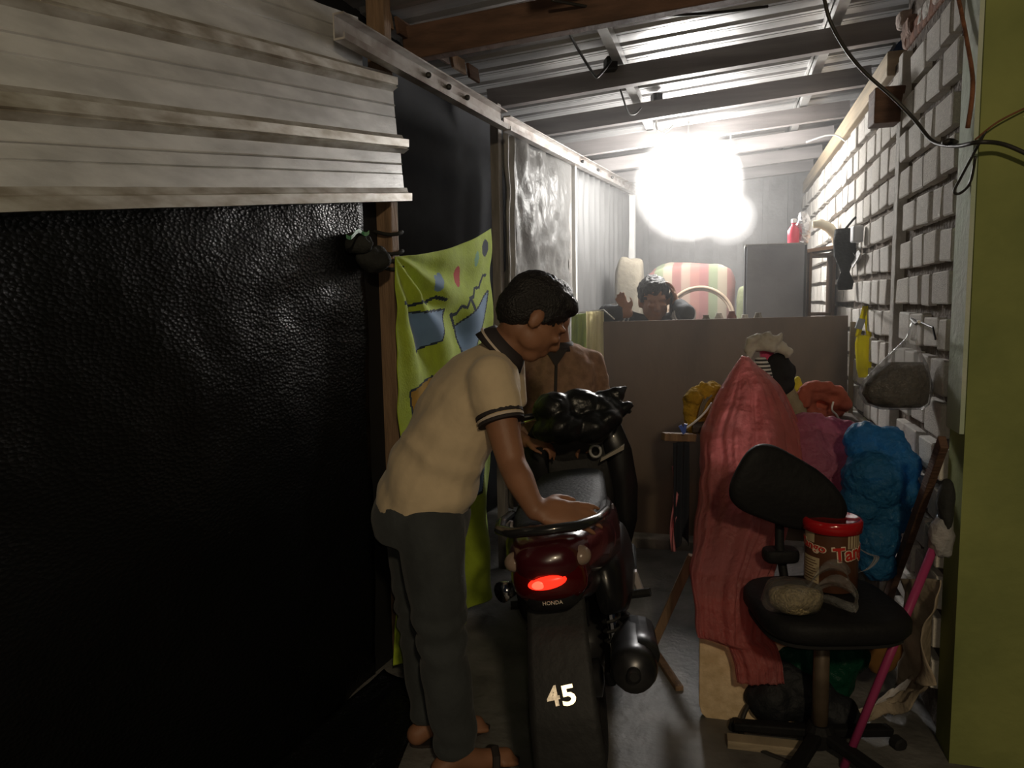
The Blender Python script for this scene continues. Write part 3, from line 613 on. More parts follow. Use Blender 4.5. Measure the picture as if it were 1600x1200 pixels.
# ---- second man, brown shirt, standing at the handlebar
m_brown = mat('brown_shirt', (.32, .19, .125), .9, var=.3, scale=30, bump=.35, bscale=24)
m_dkpant = mat('dark_trousers', (.03, .03, .034), .9, var=.3)
D2 = 3.50
N2 = pt(872, 538, D2); C2 = pt(872, 610, D2+.02); W2 = pt(868, 700, D2+.05); H2 = pt(866, 760, D2+.05)
S2a = pt(806, 572, D2); S2b = pt(925, 568, D2+.06)
F2 = (-CF*.96-CR*.15); F2.z = 0; F2.normalize(); R2 = V((F2.y, -F2.x, 0))
hd2 = pt(868, 482, D2-.05)
E2a = pt(792, 668, D2-.10); Wr2a = pt(822, 690, D2-.34); E2b = pt(945, 665, D2+.05); Wr2b = pt(935, 690, D2-.25)
def m2_trunk(b, inf):
    b.trunk([(H2, .150+inf, .11+inf, R2, V((0,0,1))), (W2, .150+inf, .105+inf, R2, V((0,0,1))), (C2, .172+inf, .110+inf, R2, V((0,0,1))), (C2.lerp(N2, .6), .160+inf, .085+inf, R2, V((0,0,1))), (N2, .075+inf, .06+inf, R2, V((0,0,1)))])
    b.limb([(S2a, .055+inf), (N2-V((0, 0, .035)), .058+inf), (S2b, .055+inf)])
b2 = Body(); m2_trunk(b2, -.012); b2.head(hd2, (F2+V((0, 0, -.45))).normalized(), V((0, 0, 1))+F2*.3, 1.0)
b2.limb([(N2-V((0, 0, .02)), .058), (hd2-V((0, 0, .06)), .054)])
b2.limb([(S2a, .048), (E2a, .038), (Wr2a, .027)]); b2.hand(Wr2a, (CR*.9-CF*.4-CU*.1), -V((0, 0, 1)), -CF, 1.0, (.5, .6, .5))
b2.limb([(S2b, .048), (E2b, .038), (Wr2b, .027)]); b2.hand(Wr2b, (-CR*.9-CF*.4-CU*.1), -V((0, 0, 1)), -CF, 1.0, (.5, .6, .5))
legs2 = []
for sgn in (-1, 1):
    h = H2+R2*(.085*sgn); kn = V((h.x, h.y, .46))+F2*.03; an = V((h.x, h.y, .085)); legs2.append((h, kn, an))
    b2.limb([(h, .082), (kn, .055), (an, .036)]); b2.limb([(an-F2*.04-V((0,0,.045)), .034), (an+F2*.16-V((0, 0, .055)), .028)])
man2 = single('person', remesh(b2, .008, 4), m_skin, 'man in a brown shirt standing at the handlebar behind the bending man', 'person', smooth=True)
hm2 = remesh(hair_mb(b2.HL, b2.HM, 1.0, 2), .007, 3); roughen(hm2, .003, 90, 3); part('hair', hm2, m_hair, man2, smooth=True)
s2 = Body(); m2_trunk(s2, .006); s2.limb([(S2a, .064), (E2a, .054), (E2a.lerp(Wr2a, .7), .044)], caps=False); s2.limb([(S2b, .064), (E2b, .054), (E2b.lerp(Wr2b, .7), .044)], caps=False); s2.ell(S2a, .064); s2.ell(S2b, .064)
s2.ell(E2a, .054); s2.ell(E2b, .054)
s2m = remesh(s2, .009, 5); roughen(s2m, .008, 13, 2); sh2_ = part('shirt', s2m, m_brown, man2, 'brown button-up shirt', smooth=True)
part('collar', MB().tube([N2-V((0, 0, .03)), N2+V((0, 0, .012))], [.085, .068], 20), m_trim, sh2_, 'dark collar', smooth=True)
part('collar_facing', MB().prism([N2+F2*.080+R2*.05-V((0, 0, .02)), N2+F2*.080-R2*.05-V((0, 0, .02)), N2+F2*.108-V((0, 0, .095))], F2*.006), m_trim, sh2_, 'dark open neck')
part('placket', MB().tube([N2+F2*.075-V((0, 0, .02)), C2.lerp(N2, .5)+F2*.10, C2+F2*.125, W2+F2*.118], .007, 6, ratio=.5), m_trim, sh2_, 'dark placket line')
j2 = Body(); j2.trunk([(H2-V((0, 0, .08)), .15, .115, R2, V((0,0,1))), (H2+V((0, 0, .05)), .160, .12, R2, V((0,0,1)))])
for h, kn, an in legs2: j2.limb([(h, .098), (kn, .072), (an, .058)], caps=False); j2.ell(h, .098)
part('trousers', remesh(j2, .010, 4), m_dkpant, man2, smooth=True)
# ---- third man, leaning on the board with a phone
m_jack = mat('dark_jacket', (.045, .05, .056), .85, var=.3, scale=9, bump=.25, bscale=14); m_jstripe = mat('jacket_stripe', (.60, .61, .62), .85, var=.1)
D3 = 4.56
hd3 = pt(1022, 468, D3); N3 = pt(1018, 503, D3+.03); C3 = pt(1016, 580, D3+.08); W3 = pt(1016, 690, D3+.20); H3 = pt(1016, 740, D3+.2)
S3a = pt(982, 502, D3+.02); S3b = pt(1062, 499, D3+.02)
E3a = pt(950, 489, D3-.17); Wr3a = pt(982, 490, D3-.20); E3b = pt(1072, 489, D3-.17); Wr3b = pt(1056, 472, D3-.04)
F3 = -CF.copy(); F3.z = 0; F3.normalize(); R3 = V((F3.y, -F3.x, 0))
def m3_trunk(b, inf):
    b.trunk([(H3, .15+inf, .11+inf, R3, V((0,0,1))), (W3, .15+inf, .105+inf, R3, V((0,0,1))), (C3, .175+inf, .11+inf, R3, V((0,0,1))), (C3.lerp(N3, .6), .165+inf, .09+inf, R3, V((0,0,1))), (N3, .08+inf, .06+inf, R3, V((0,0,1)))])
    b.limb([(S3a, .055+inf), (N3-V((0, 0, .035)), .06+inf), (S3b, .055+inf)])
b3 = Body(); m3_trunk(b3, -.012); b3.head(hd3, (F3+V((0, 0, -.25))).normalized(), V((0, 0, 1))+F3*.15-CR*.08, 1.12)
b3.limb([(N3-V((0, 0, .02)), .06), (hd3-V((0, 0, .06)), .056)])
b3.limb([(S3a, .048), (E3a, .038), (Wr3a, .027)]); b3.hand(Wr3a, (-CR*.45+CU*.85), -CF, CR+CU*.3, .86, (.35, .35, .3), .10)
b3.limb([(S3b, .048), (E3b, .038), (Wr3b, .027)]); b3.hand(Wr3b, (-CR*.25+CU*.95), -CR, -CF, .95, (.35, .5, .4), .05)
legs3 = []
for sgn in (-1, 1):
    h = H3+R3*(.085*sgn); kn = V((h.x, h.y, .46))+F3*.03; an = V((h.x, h.y, .15)); legs3.append((h, kn, an))
    b3.limb([(h, .082), (kn, .055), (an, .036)]); b3.limb([(an-F3*.04-V((0,0,.05)), .034), (an+F3*.12-V((0, 0, .055)), .028)])
man3 = single('person', remesh(b3, .008, 4), m_skin, 'man leaning on the brown board with a hand raised to his ear', 'person', smooth=True)
hm3 = remesh(hair_mb(b3.HL, b3.HM, 1.12, 3), .007, 3); roughen(hm3, .008, 40, 5); part('hair', hm3, m_hair, man3, smooth=True)
s3 = Body(); m3_trunk(s3, .006)
for a, e, w in ((S3a, E3a, Wr3a), (S3b, E3b, Wr3b)): s3.limb([(a, .066), (a.lerp(e, .5), .062), (e, .054), (e.lerp(w, .75), .042)], caps=False); s3.ell(a, .066); s3.ell(e, .054)
s3m = remesh(s3, .009, 5); roughen(s3m, .007, 11, 7); jk = part('jacket', s3m, m_jack, man3, 'dark jacket', smooth=True)
for a, e in ((S3a, E3a), (S3b, E3b)):
    for q in (.45, .62, .82): part('sleeve_stripe', band(a.lerp(e, q), e-a, .0615, .012), m_jstripe, jk, 'pale sleeve stripe')
j3 = Body(); j3.trunk([(H3-V((0, 0, .08)), .15, .115, R3, V((0,0,1))), (H3+V((0, 0, .05)), .160, .12, R3, V((0,0,1)))])
for h, kn, an in legs3: j3.limb([(h, .098), (kn, .072), (an, .058)], caps=False); j3.ell(h, .098)
part('trousers', remesh(j3, .010, 4), m_dkpant, man3, smooth=True)
ph = pt(1049, 474, D3-.02); single('mobile_phone', MB().box(ph, (.012, .07, .145), basis(CR, CF)), m_black, 'dark phone held at the ear of the man behind the board', 'phone', bevel=.006)
# ================================================================== MOTORCYCLE
HEAD, LEAN = math.radians(7.7), math.radians(-8.0)
TL = at_z(857, 905, .705)
RB = Matrix.Rotation(HEAD, 4, 'Z') @ Matrix.Rotation(LEAN, 4, 'Y')
tl_local = V((0, -.315, .712)); OB = TL - RB @ tl_local; OB.z = 0.0
XB = Matrix.Translation(OB) @ RB
bike = thing('motorcycle', OB, 'dark red and black step-through motorcycle with its tail light glowing, seen from behind', 'motorcycle')
def B(): return MB(XB)
m_rub = mat('tyre_rubber', (.012, .012, .012), .8, var=.3, bump=.3, bscale=60); m_alloy = mat('alloy_black', (.05, .05, .052), .4, .6, var=.2)
m_bred = mat('fairing_red', (.055, .006, .009), .25, var=.1, coat=.5); m_bblk = mat('fairing_black', (.013, .013, .014), .32, var=.2, coat=.15)
m_bmat = mat('plastic_matt', (.018, .018, .018), .65, var=.3, bump=.15); m_vinyl = mat('seat_vinyl', (.010, .010, .011), .62, var=.2, bump=.2, bscale=90, spec=.2)
m_chr = mat('chrome', (.75, .75, .76), .15, 1.0, var=0); m_muf = mat('muffler_steel', (.10, .10, .105), .35, .8, var=.4, scale=20)
m_lens = mat('tail_lens', (.07, .002, .002), .15, var=0, coat=.5); m_lit = mat('tail_lit', (.8, .02, .01), .3, var=.3, scale=160, emit=(1.0, .020, .008), estr=1.8)
m_sig = mat('signal_lens', (.30, .22, .17), .2, var=.15, coat=.3); m_silver = mat('decal_silver', (.55, .5, .5), .4, .3, var=.2)
def wheel(y, R, w, tyre, rim):
    def torus(r0, r1, wx, n=40, m=10): return B().loft([[V((wx*math.cos(b), y+(r0+r1*math.sin(b))*math.cos(a), R+(r0+r1*math.sin(b))*math.sin(a))) for b in (2*math.pi*j/m for j in range(m))] for a in (2*math.pi*i/n for i in range(n))], closed=True)
    part(tyre, torus(R-w, w, w*1.0), m_rub, bike, smooth=True); r = part(rim, torus(R-2.05*w, .014, w*.7), m_alloy, bike, smooth=True)
    part('hub', B().lathe((0, y, R), [(.02, -.07), (.05, -.06), (.055, .06), (.02, .07)], 16, Matrix.Rotation(math.pi/2, 3, 'Y')), m_alloy, r, smooth=True)
    for k in range(5):
        a = 2*math.pi*k/5+.3; part('spoke', B().bar((0, y+.04*math.cos(a), R+.04*math.sin(a)), (0, y+(R-2*w)*math.cos(a), R+(R-2*w)*math.sin(a)), .03, .022, up=(1, 0, 0)), m_alloy, r)
wheel(0, .285, .050, 'rear_tyre', 'rear_rim'); wheel(1.26, .285, .042, 'front_tyre', 'front_rim')
def sect(y, zc, w, h, p=.7, n=20, xo=0): 
    sp = lambda x: math.copysign(abs(x)**p, x)
    return [V((xo+w*sp(math.cos(a)), y, zc+h*sp(math.sin(a)))) for a in (2*math.pi*j/n for j in range(n))]
# tail fairing: red upper, black lower
part('tail_fairing', B().loft([sect(.62, .60, .13, .12), sect(.40, .62, .165, .13), (sect(.15, .665, .172, .115)), sect(-.08, .71, .145, .088), sect(-.22, .738, .112, .066), sect(-.30, .748, .085, .052), sect(-.335, .752, .055, .036)]), m_bred, bike, 'glossy dark red tail fairing', smooth=True)
for s in (-1, 1):
    part('side_stripe', B().loft([[V((s*(.148+.003), .30, .69)), V((s*.151, .30, .72)), V((s*.128, .02, .775)), V((s*.135, .02, .755))], [V((s*.156, .30, .69)), V((s*.158, .30, .72)), V((s*.135, .02, .778)), V((s*.142, .02, .756))]]), m_silver, bike)
tl = part('tail_light', B().loft([sect(-.26, .700, .105, .060), sect(-.305, .702, .090, .054), sect(-.325, .704, .060, .038), sect(-.332, .706, .025, .018)]), m_lens, bike, 'dark red tail light housing', smooth=True)
MT = Matrix.Rotation(math.radians(-6), 3, 'Y')
part('lit_lens', B().ell((-.002, -.330, .710), (.050, .014, .0185), MT, 22, 12), m_lit, tl, 'glowing red oval lens', smooth=True)
part('lit_lens', B().ell((-.022, -.339, .7075), (.019, .006, .011), MT, 14, 10), mat('tail_core', (1, .2, .1), .3, var=0, emit=(1.0, .055, .03), estr=2.6), tl, 'brightest core of the lens', smooth=True)
for s in (-1, 1):
    part('turn_signal', B().ell((s*.082, -.275, .752), (.030, .034, .026), Matrix.Rotation(s*.4, 3, 'Z'), 16, 10), m_sig, bike, 'clear amber-tinted turn signal', smooth=True)
part('lower_tail', B().loft([sect(.40, .52, .11, .06), sect(.10, .565, .115, .06), sect(-.12, .62, .10, .05), sect(-.25, .655, .085, .036), sect(-.315, .655, .06, .026)]), m_bblk, bike, smooth=True)
tm = text_mesh('HONDA', .02, .0006, 0.0, (.050, .0090)); tm.transform(XB @ Matrix.Translation((.006, -.345, .662)) @ Matrix.Rotation(math.radians(80), 4, 'X'))
part('maker_lettering', tm, mat('letter_cream', (.75, .68, .55), .5, var=0), bike, 'small pale lettering HONDA')
# mudflap with number
def flap(u, v):
    P = [(-.235, .640), (-.320, .560), (-.366, .490), (-.416, .395), (-.435, .30), (-.438, .22)]; t = v*(len(P)-1); i = min(int(t), len(P)-2); f = t-i
    y = P[i][0]*(1-f)+P[i+1][0]*f; z = P[i][1]*(1-f)+P[i+1][1]*f; x = (u-.5)*(.15+.03*v); return V((x, y+.9*x*x*6*.12, z))
mf = part('mudflap', B().grid(flap, 10, 24), m_bmat, bike, 'long black mudflap', solid=.004, smooth=True)
m_refl = mat('reflective_sticker', (1.0, .90, .70), .34, 1.0, var=0); m_refl2 = mat('reflective_worn', (.80, .72, .62), .46, .9, var=.5, scale=90)
nv = V((0, -.392, .463)); fn = V((0, -.965, .26)).normalized()
def numeral(ch, xo, m, w, lab):
    me = text_mesh(ch, .06, .0006, .0016, (w, .047)); me.transform(XB @ Matrix.Translation((xo, -.399, .450)) @ Matrix.Rotation(math.radians(9), 4, 'Z') @ Matrix.Rotation(math.radians(62.3), 4, 'X') @ Matrix.Rotation(math.radians(3), 4, 'Z')); part('number_sticker', me, m, mf, lab)
numeral('4', -.021, m_refl2, .032, 'worn reflective numeral 4'); numeral('5', .017, m_refl, .034, 'bright reflective numeral 5')
part('seat', B().loft([sect(.72, .715, .10, .035), sect(.60, .74, .125, .045), sect(.40, .752, .135, .045), sect(.20, .752, .145, .046), sect(.06, .762, .135, .040), sect(-.08, .768, .115, .034), sect(-.17, .770, .085, .026)]), m_vinyl, bike, 'black vinyl seat', smooth=True)
gr = [V((-.145, .10, .775)), V((-.150, -.05, .795)), V((-.130, -.18, .812)), V((-.085, -.255, .822)), V((0, -.275, .826)), V((.085, -.255, .822)), V((.130, -.18, .812)), V((.150, -.05, .795)), V((.145, .10, .775))]
part('grab_rail', B().tube(gr, .017, 10, ratio=.8), mat('rail_black', (.03, .03, .032), .22, .3, var=0, coat=.6), bike, 'glossy black grab rail', smooth=True)
# engine, swing arm, exhaust, shocks
part('engine', B().loft([sect(.10, .30, .06, .06), sect(.25, .32, .10, .09), sect(.45, .34, .12, .10), sect(.62, .36, .09, .08)]), m_alloy, bike, smooth=True)
part('swing_arm', B().bar((-.10, -.02, .285), (-.10, .40, .33), .05, .09).bar((.09, -.02, .285), (.09, .40, .33), .03, .05), m_bmat, bike, bevel=.008)
part('side_cover', B().loft([sect(.62, .47, .05, .10, xo=.13), sect(.40, .50, .06, .13, xo=.135), sect(.15, .52, .05, .11, xo=.13), sect(-.02, .55, .03, .07, xo=.115)]), m_bblk, bike, smooth=True)
part('side_cover', B().loft([sect(.62, .47, .05, .10, xo=-.13), sect(.40, .50, .06, .13, xo=-.135), sect(.15, .52, .05, .11, xo=-.13), sect(-.02, .55, .03, .07, xo=-.115)]), m_bblk, bike, smooth=True)
ex = part('exhaust', B().tube([(.13, .50, .25), (.145, .35, .27), (.155, .20, .325), (.165, .02, .368), (.172, -.20, .405), (.173, -.245, .413)], [.020, .024, .055, .062, .064, .052], 20), m_muf, bike, 'dark steel muffler', smooth=True)
part('tailpipe', B().tube([(.172, -.235, .411), (.174, -.275, .418)], .018, 14), m_muf, ex, smooth=True)
part('heat_shield', B().tube([(.178, .12, .372), (.186, -.08, .408), (.19, -.18, .425)], .055, 14, ratio=.7), m_chr if False else m_muf, ex, smooth=True)
part('tailpipe_bore', B().tube([(.1735, -.2755, .4182), (.1736, -.277, .4184)], .012, 12), m_black, ex)
for s in (-1, 1):
    sk = part('shock_absorber', B().tube([(s*.115, .0, .33), (s*.115, .10, .62)], .014, 10), m_chr, bike); part('spring', B().tube([(s*.115+.026*math.cos(q*.8), .02+.07*q/60, .37+.20*q/60) for q in [0]] + [(s*.115+.026*math.cos(q*.8), .02+.07*q/60+.026*math.sin(q*.8)*.9, .37+.20*q/60) for q in range(1, 61)], .005, 6), m_bmat, sk)
for s in (-1, 1):
    fp = part('foot_peg', B().tube([(s*.14, .32, .40), (s*.235, .30, .41)], .014, 10), m_rub, bike); part('peg_bracket', B().bar((s*.13, .40, .44), (s*.15, .30, .39), .02, .05), m_silver, fp)
part('floorboard', B().loft([sect(.55, .36, .17, .05), sect(.75, .335, .19, .035), sect(.98, .34, .19, .035)]), m_bmat, bike, smooth=True)
part('leg_shield', B().loft([[V((x, 1.0+.10*(1-(x/.24)**2)-.02+.0*i, z)) for x, z in ((-.235*w, z0), (-.12*w, z0), (0, z0), (.12*w, z0), (.235*w, z0))] + [V((x, 1.04+.10*(1-(x/.24)**2), z)) for x, z in ((.235*w, z0), (.12*w, z0), (0, z0), (-.12*w, z0), (-.235*w, z0))] for i, (w, z0) in enumerate(((.70, .32), (.9, .45), (1.0, .60), (.98, .75), (.85, .86), (.55, .95)))]), m_bblk, bike, 'black leg shield', smooth=True)
part('inner_panel', B().loft([sect(1.06, .50, .13, .12), sect(1.0, .64, .13, .10), sect(.99, .80, .12, .09), sect(1.06, .90, .10, .05)]), m_bmat, bike, smooth=True)
kr = part('ignition_ring', B().tube([(.085+.022*math.cos(a), .935, .775+.024*math.sin(a)) for a in (i*math.pi/8 for i in range(16))], .006, 8, closed=True), mat('ring_grey', (.50, .50, .48), .4, .2, var=0), bike, 'pale ring around the ignition lock', smooth=True)
part('pocket_lip', B().loft([[V((.10, .93, .735)), V((.20, .97, .765)), V((.205, .97, .785)), V((.105, .93, .748))], [V((.10, .905, .735)), V((.20, .945, .765)), V((.205, .945, .785)), V((.105, .905, .748))]]), mat('lip_glint', (.66, .62, .52), .3, .3, var=.1), bike, 'lip of the front pocket with its glint in pale colour')  # glint on the pocket edge put in as pale colour
part('front_fender', B().loft([[V((x*.075, 1.26+.335*math.cos(a)*(1-.06*x*x), .285+.335*math.sin(a)*(1-.06*x*x))) for x in (-1, -.5, 0, .5, 1)] + [V((x*.07, 1.26+.32*math.cos(a), .285+.32*math.sin(a))) for x in (1, .5, 0, -.5, -1)] for a in (math.radians(q) for q in range(25, 150, 12))]), m_bred, bike, smooth=True)
for s in (-1, 1): part('fork_leg', B().tube([(s*.075, 1.26, .285), (s*.075, 1.05, .85)], .018, 10), m_muf, bike, smooth=True)
part('steering_head', B().tube([(0, 1.12, .80), (0, 1.0, .94)], .03, 12), m_muf, bike)
part('headlight_cowl', B().loft([sect(.95, .93, .09, .045), sect(1.03, .93, .14, .065), sect(1.12, .91, .12, .065), sect(1.18, .88, .07, .05)]), m_bblk, bike, smooth=True)
hb = part('handlebar', B().tube([(-.29, .93, .95), (-.20, .96, .95), (-.06, 1.0, .95), (.06, 1.0, .95), (.17, .99, .94), (.24, .97, .925)], .012, 10), m_muf, bike, smooth=True)
for s in (-1, 1):
    part('grip', B().tube([(s*(.20 if s < 0 else .15), .965, .95 if s < 0 else .942), (s*(.30 if s < 0 else .25), .93 if s < 0 else .965, .95 if s < 0 else .923)], .018, 12), m_rub, hb); part('brake_lever', B().tube([(s*.14, 1.0, .93), (s*.20, 1.02, .92), (s*.25, .99, .91)], .006, 8), m_chr, hb)
sp_ = [XB.inverted() @ p for p in (pt(990, 892, 2.60), pt(1003, 928, 2.60))]
part('step_plate', B().bar(sp_[0], sp_[1], .022, .035, up=(0, 1, 0)), m_silver, bike, 'pale metal step plate', bevel=.004)
part('side_stand', B().tube([(-.10, .55, .30), (-.20, .48, .065)], .011, 8), m_bmat, bike)
part('rear_mirror_reflector', B().tube([(-.165, .08, .555), (-.20, .03, .56)], [.02, .032], 14), m_chr, bike, smooth=True)
# black plastic bag bundled over the handlebar
m_bbag = mat('black_bag', (.012, .013, .014), .32, var=.2, bump=.4, bscale=16, spec=.45)
bb = Body(); 
for (x, y, d, r) in ((866, 640, 3.02, .085), (905, 632, 3.04, .080), (940, 638, 3.05, .075), (880, 668, 2.98, .080), (925, 668, 3.0, .080), (856, 672, 3.0, .06), (962, 618, 3.06, .035), (950, 655, 3.0, .055)): bb.ell(pt(x, y, d), (r, r*.9, r*.8), n=18, m=12)
bb.limb([(pt(955, 645, 3.03), .04), (pt(978, 636, 3.03), .018), (pt(986, 634, 3.03), .010)]); bb.limb([(pt(940, 620, 3.05), .03), (pt(976, 606, 3.06), .014)])
bbm = remesh(bb, .009, 5); 
displace(bbm, lambda c: .012*nz(c, 12, 3)+.010*abs(nz(c, 22, 5)))
tag(link('plastic_bag', bbm, m_bbag, smooth=True), 'bulging black plastic bag bundled over the motorcycle handlebar', 'bag')

# ================================================================== BOARD AND THE BACK OF THE ALLEY
m_ply = mat('plywood_brown', (.22, .155, .11), .65, var=.3, scale=5, stretch=(1, 1, .35), bump=.08, detail=8)
bp_ = thing('plywood_board', (-.02, 4.25, .066), 'large dark brown plywood board standing across the alley', 'board')
part('panel', MB().box((-.03, 4.262, .675), (1.275, .018, 1.215), Matrix.Rotation(-.016, 3, 'Y')), m_ply, bp_)
part('edge_batten', MB().box((.622, 4.255, .665), (.022, .035, 1.19)), mat('batten_tan', (.42, .33, .20), .8, var=.3), bp_, 'tan edge batten at the wall')
part('cross_batten', MB().bar((-.65, 4.288, .95), (.6, 4.288, .95), .03, .045), m_wood_br, bp_)
# grey panel standing behind the board
gp = thing('grey_cabinet', (.12, 5.0, .066), 'tall blue-grey cabinet standing behind the brown board', 'cabinet')
gx0, gx1 = at_y(1166, 440, 4.80), at_y(1256, 440, 4.80); gz = at_y(1200, 381, 4.80).z
m_bg = mat('cabinet_grey', (.27, .285, .32), .5, var=.25, scale=4, bump=.05); m_bgd = mat('cabinet_dark', (.05, .055, .062), .6, var=.2)
part('door', MB().box(((gx0.x+gx1.x)/2, 4.805, (.066+gz)/2), (gx1.x-gx0.x, .02, gz-.066)), m_bg, gp, bevel=.004)
part('side', MB().box((gx1.x+.005, 4.96, (.066+gz)/2), (.02, .30, gz-.07)), m_bgd, gp); part('side', MB().box((gx0.x+.0, 4.96, (.066+gz)/2), (.02, .30, gz-.07)), m_bgd, gp)
part('top_panel', MB().box(((gx0.x+gx1.x)/2, 4.955, gz-.006), (gx1.x-gx0.x+.02, .32, .014)), mat('cabinet_edge', (.42, .42, .41), .5, var=.1), gp); part('back', MB().box(((gx0.x+gx1.x)/2, 5.105, (.066+gz)/2), (gx1.x-gx0.x, .012, gz-.08)), m_bgd, gp)
# second, open shelf unit beside it with goods on top
ox0, ox1 = gx1.x+.05, .61
sx = thing('shelf_unit', (.5, 5.1, .066), 'narrow brown shelf unit between the grey cabinet and block wall', 'shelf')
oz = at_y(1290, 392, 4.95).z
for x in (ox0, ox1): part('side_panel', MB().box((x, 5.10, (.066+oz)/2), (.016, .3, oz-.066)), m_wood_br, sx)
for k in range(5): part('shelf', MB().box(((ox0+ox1)/2, 5.10, .20+k*(oz-.22)/4), (ox1-ox0-.016, .29, .016)), m_wood_br, sx)
part('top_panel', MB().box(((ox0+ox1)/2, 5.08, oz+.012), (ox1-ox0+.05, .36, .02), Matrix.Rotation(-.12, 3, 'Y')), mat('shelf_top', (.50, .30, .18), .7, var=.3), sx, 'orange-brown top board')
t = thing('dark_bag', at_x(1330, 470, .60), 'dark narrow cloth bag hanging on the block wall by the shelf', 'bag')
tb = [at_x(1327, y, .60) for y in (358, 375, 400, 415, 425, 440, 452)]
part('cloth', MB().tube([p+V((-.02, 0, 0)) for p in tb], [.05, .058, .055, .032, .022, .042, .035], 14, ratio=.45), mr, t, smooth=True); part('loop', MB().tube([tb[0]+V((-.02, 0, 0)), tb[0]+V((.02, .01, .05)), tb[0]+V((.03, 0, .06))], .006, 6), mr, t)
single('paper_scrap', MB().grid(lambda u, v: at_x(1333+10*u+3*math.sin(v*5), 395+20*v+4*math.sin(u*6), .612+.012*math.sin(u*5+v*4)), 6, 8), mat('paper', (.8, .8, .8), .8, var=.1), 'small white paper scrap on the wall beside the dark bag', 'paper', solid=.002)
single('white_box', MB().box(at_x(1339, 366, .60), (.05, .06, .08), Matrix.Rotation(.1, 3, 'Z')), mat('white_plastic', (.8, .82, .84), .4, var=.1), 'small white box fixed to the wall above the paper scrap', 'box', bevel=.008)
zt = gz
rc = at_y(1240, 366, 4.95)
t = thing('red_bottle', (rc.x, 4.95, zt), 'red plastic bottle standing on the grey cabinet', 'bottle')
mred = mat('red_plastic', (.62, .03, .07), .35, var=.1)
part('body', MB().lathe((rc.x, 4.95, zt), [(.028, 0), (.034, .01), (.034, .085), (.022, .105), (.014, .115), (.014, .13)], 16), mred, t, smooth=True); part('cap', MB().lathe((rc.x, 4.95, zt+.13), [(.016, 0), (.016, .02), (.010, .024)], 12), mat('white_cap', (.8, .8, .8), .4, var=0), t)
rc = at_y(1256, 352, 4.95); fb = lump((rc.x, 4.98, zt+.10), (.045, .04, .10), 4.4, .3, 18)
single('foil_pack', fb, mat('foil', (.8, .8, .82), .18, 1.0, var=.2, bump=.8, bscale=40), 'crumpled shiny foil pack standing beside the red bottle', 'pack', smooth=True)
single('cream_roll', MB().tube([at_y(1270, 351, 5.0), at_y(1282, 349, 5.0), at_y(1296, 356, 5.0), at_y(1306, 368, 5.0), at_y(1310, 384, 5.0)], [.022, .028, .030, .030, .026], 14), mat('cream_plastic', (.75, .68, .52), .5, var=.15), 'bent cream tube arching over the shelf unit top', 'tube', smooth=True)
# sacks, rolled mat and cane hoop stacked behind the board
m_sackr = mat('sack_red', (.24, .10, .08), .85, var=.3, scale=12, bump=.3); m_sackg = mat('sack_green', (.20, .22, .12), .85, var=.3, scale=12, bump=.3); m_sackc = mat('sack_cream', (.20, .175, .13), .85, var=.3, scale=12, bump=.3); m_cane = mat('cane', (.42, .31, .22), .6, var=.3, scale=15)
def stripes(name, cols, freq):
    m = bpy.data.materials.new(name); m.use_nodes = True; n = m.node_tree.nodes; l = m.node_tree.links; b = n['Principled BSDF']; b.inputs['Roughness'].default_value = .85
    tc = n.new('ShaderNodeTexCoord'); sp = n.new('ShaderNodeSeparateXYZ'); l.new(tc.outputs['Object'], sp.inputs[0]); a = n.new('ShaderNodeMath'); a.operation = 'MULTIPLY'; a.inputs[1].default_value = freq; l.new(sp.outputs[0], a.inputs[0])
    f = n.new('ShaderNodeMath'); f.operation = 'FRACT'; l.new(a.outputs[0], f.inputs[0]); r = n.new('ShaderNodeValToRGB'); r.color_ramp.interpolation = 'CONSTANT'; l.new(f.outputs[0], r.inputs[0])
    while len(r.color_ramp.elements) < len(cols): r.color_ramp.elements.new(.5)
    for i, c in enumerate(cols): r.color_ramp.elements[i].position = i/len(cols); r.color_ramp.elements[i].color = (*c, 1)
    l.new(r.outputs[0], b.inputs['Base Color']); return m
m_str = stripes('striped_mat', [(.26, .12, .10), (.22, .09, .085), (.17, .20, .12), (.30, .25, .19), (.21, .09, .08), (.28, .20, .16)], 2.6)
def stackbox(c, s, name, m, lab, cat, seed, p=.45):
    return single(name, lump(c, s, seed, .10, 7, 28, 18, p=p), m, lab, cat, 'goods piled behind the brown board', smooth=True)
wk = thing('workbench', (-.25, 5.75, .066), 'low bench behind the board carrying the piled goods', 'bench')
part('top', MB().box((-.27, 5.75, .94), (1.08, .60, .04)), m_wood_br, wk)
for x in (-.70, .20):
    for y in (5.50, 6.0): part('leg', MB().box((x, y, .49), (.05, .05, .86)), m_wood_br, wk)
a0 = at_y(1075, 450, 5.7)
stackbox((-.27, 5.80, 1.30), (.31, .16, .345), 'rolled_mat', m_str, 'upright rolled mat with red and green stripes behind the board', 'mat', 1.0, .32)
stackbox((-.70, 5.62, 1.33), (.10, .12, .37), 'sack', m_sackc, 'cream sack behind the leaning man\'s head', 'sack', 3.0)
stackbox((.155, 5.62, 1.22), (.10, .11, .25), 'sack', m_sackg, 'green and cream sack left of the grey cabinet', 'sack', 6.0)
stackbox((.02, 5.52, 1.03), (.13, .09, .065), 'sack', m_sackr, 'dull red folded sack low behind the board', 'sack', 8.0)
hc = at_y(1100, 440, 5.42)
t = thing('cane_hoop', (hc.x, 5.42, .96), 'large pale cane hoop leaning against the striped mat', 'hoop'); 
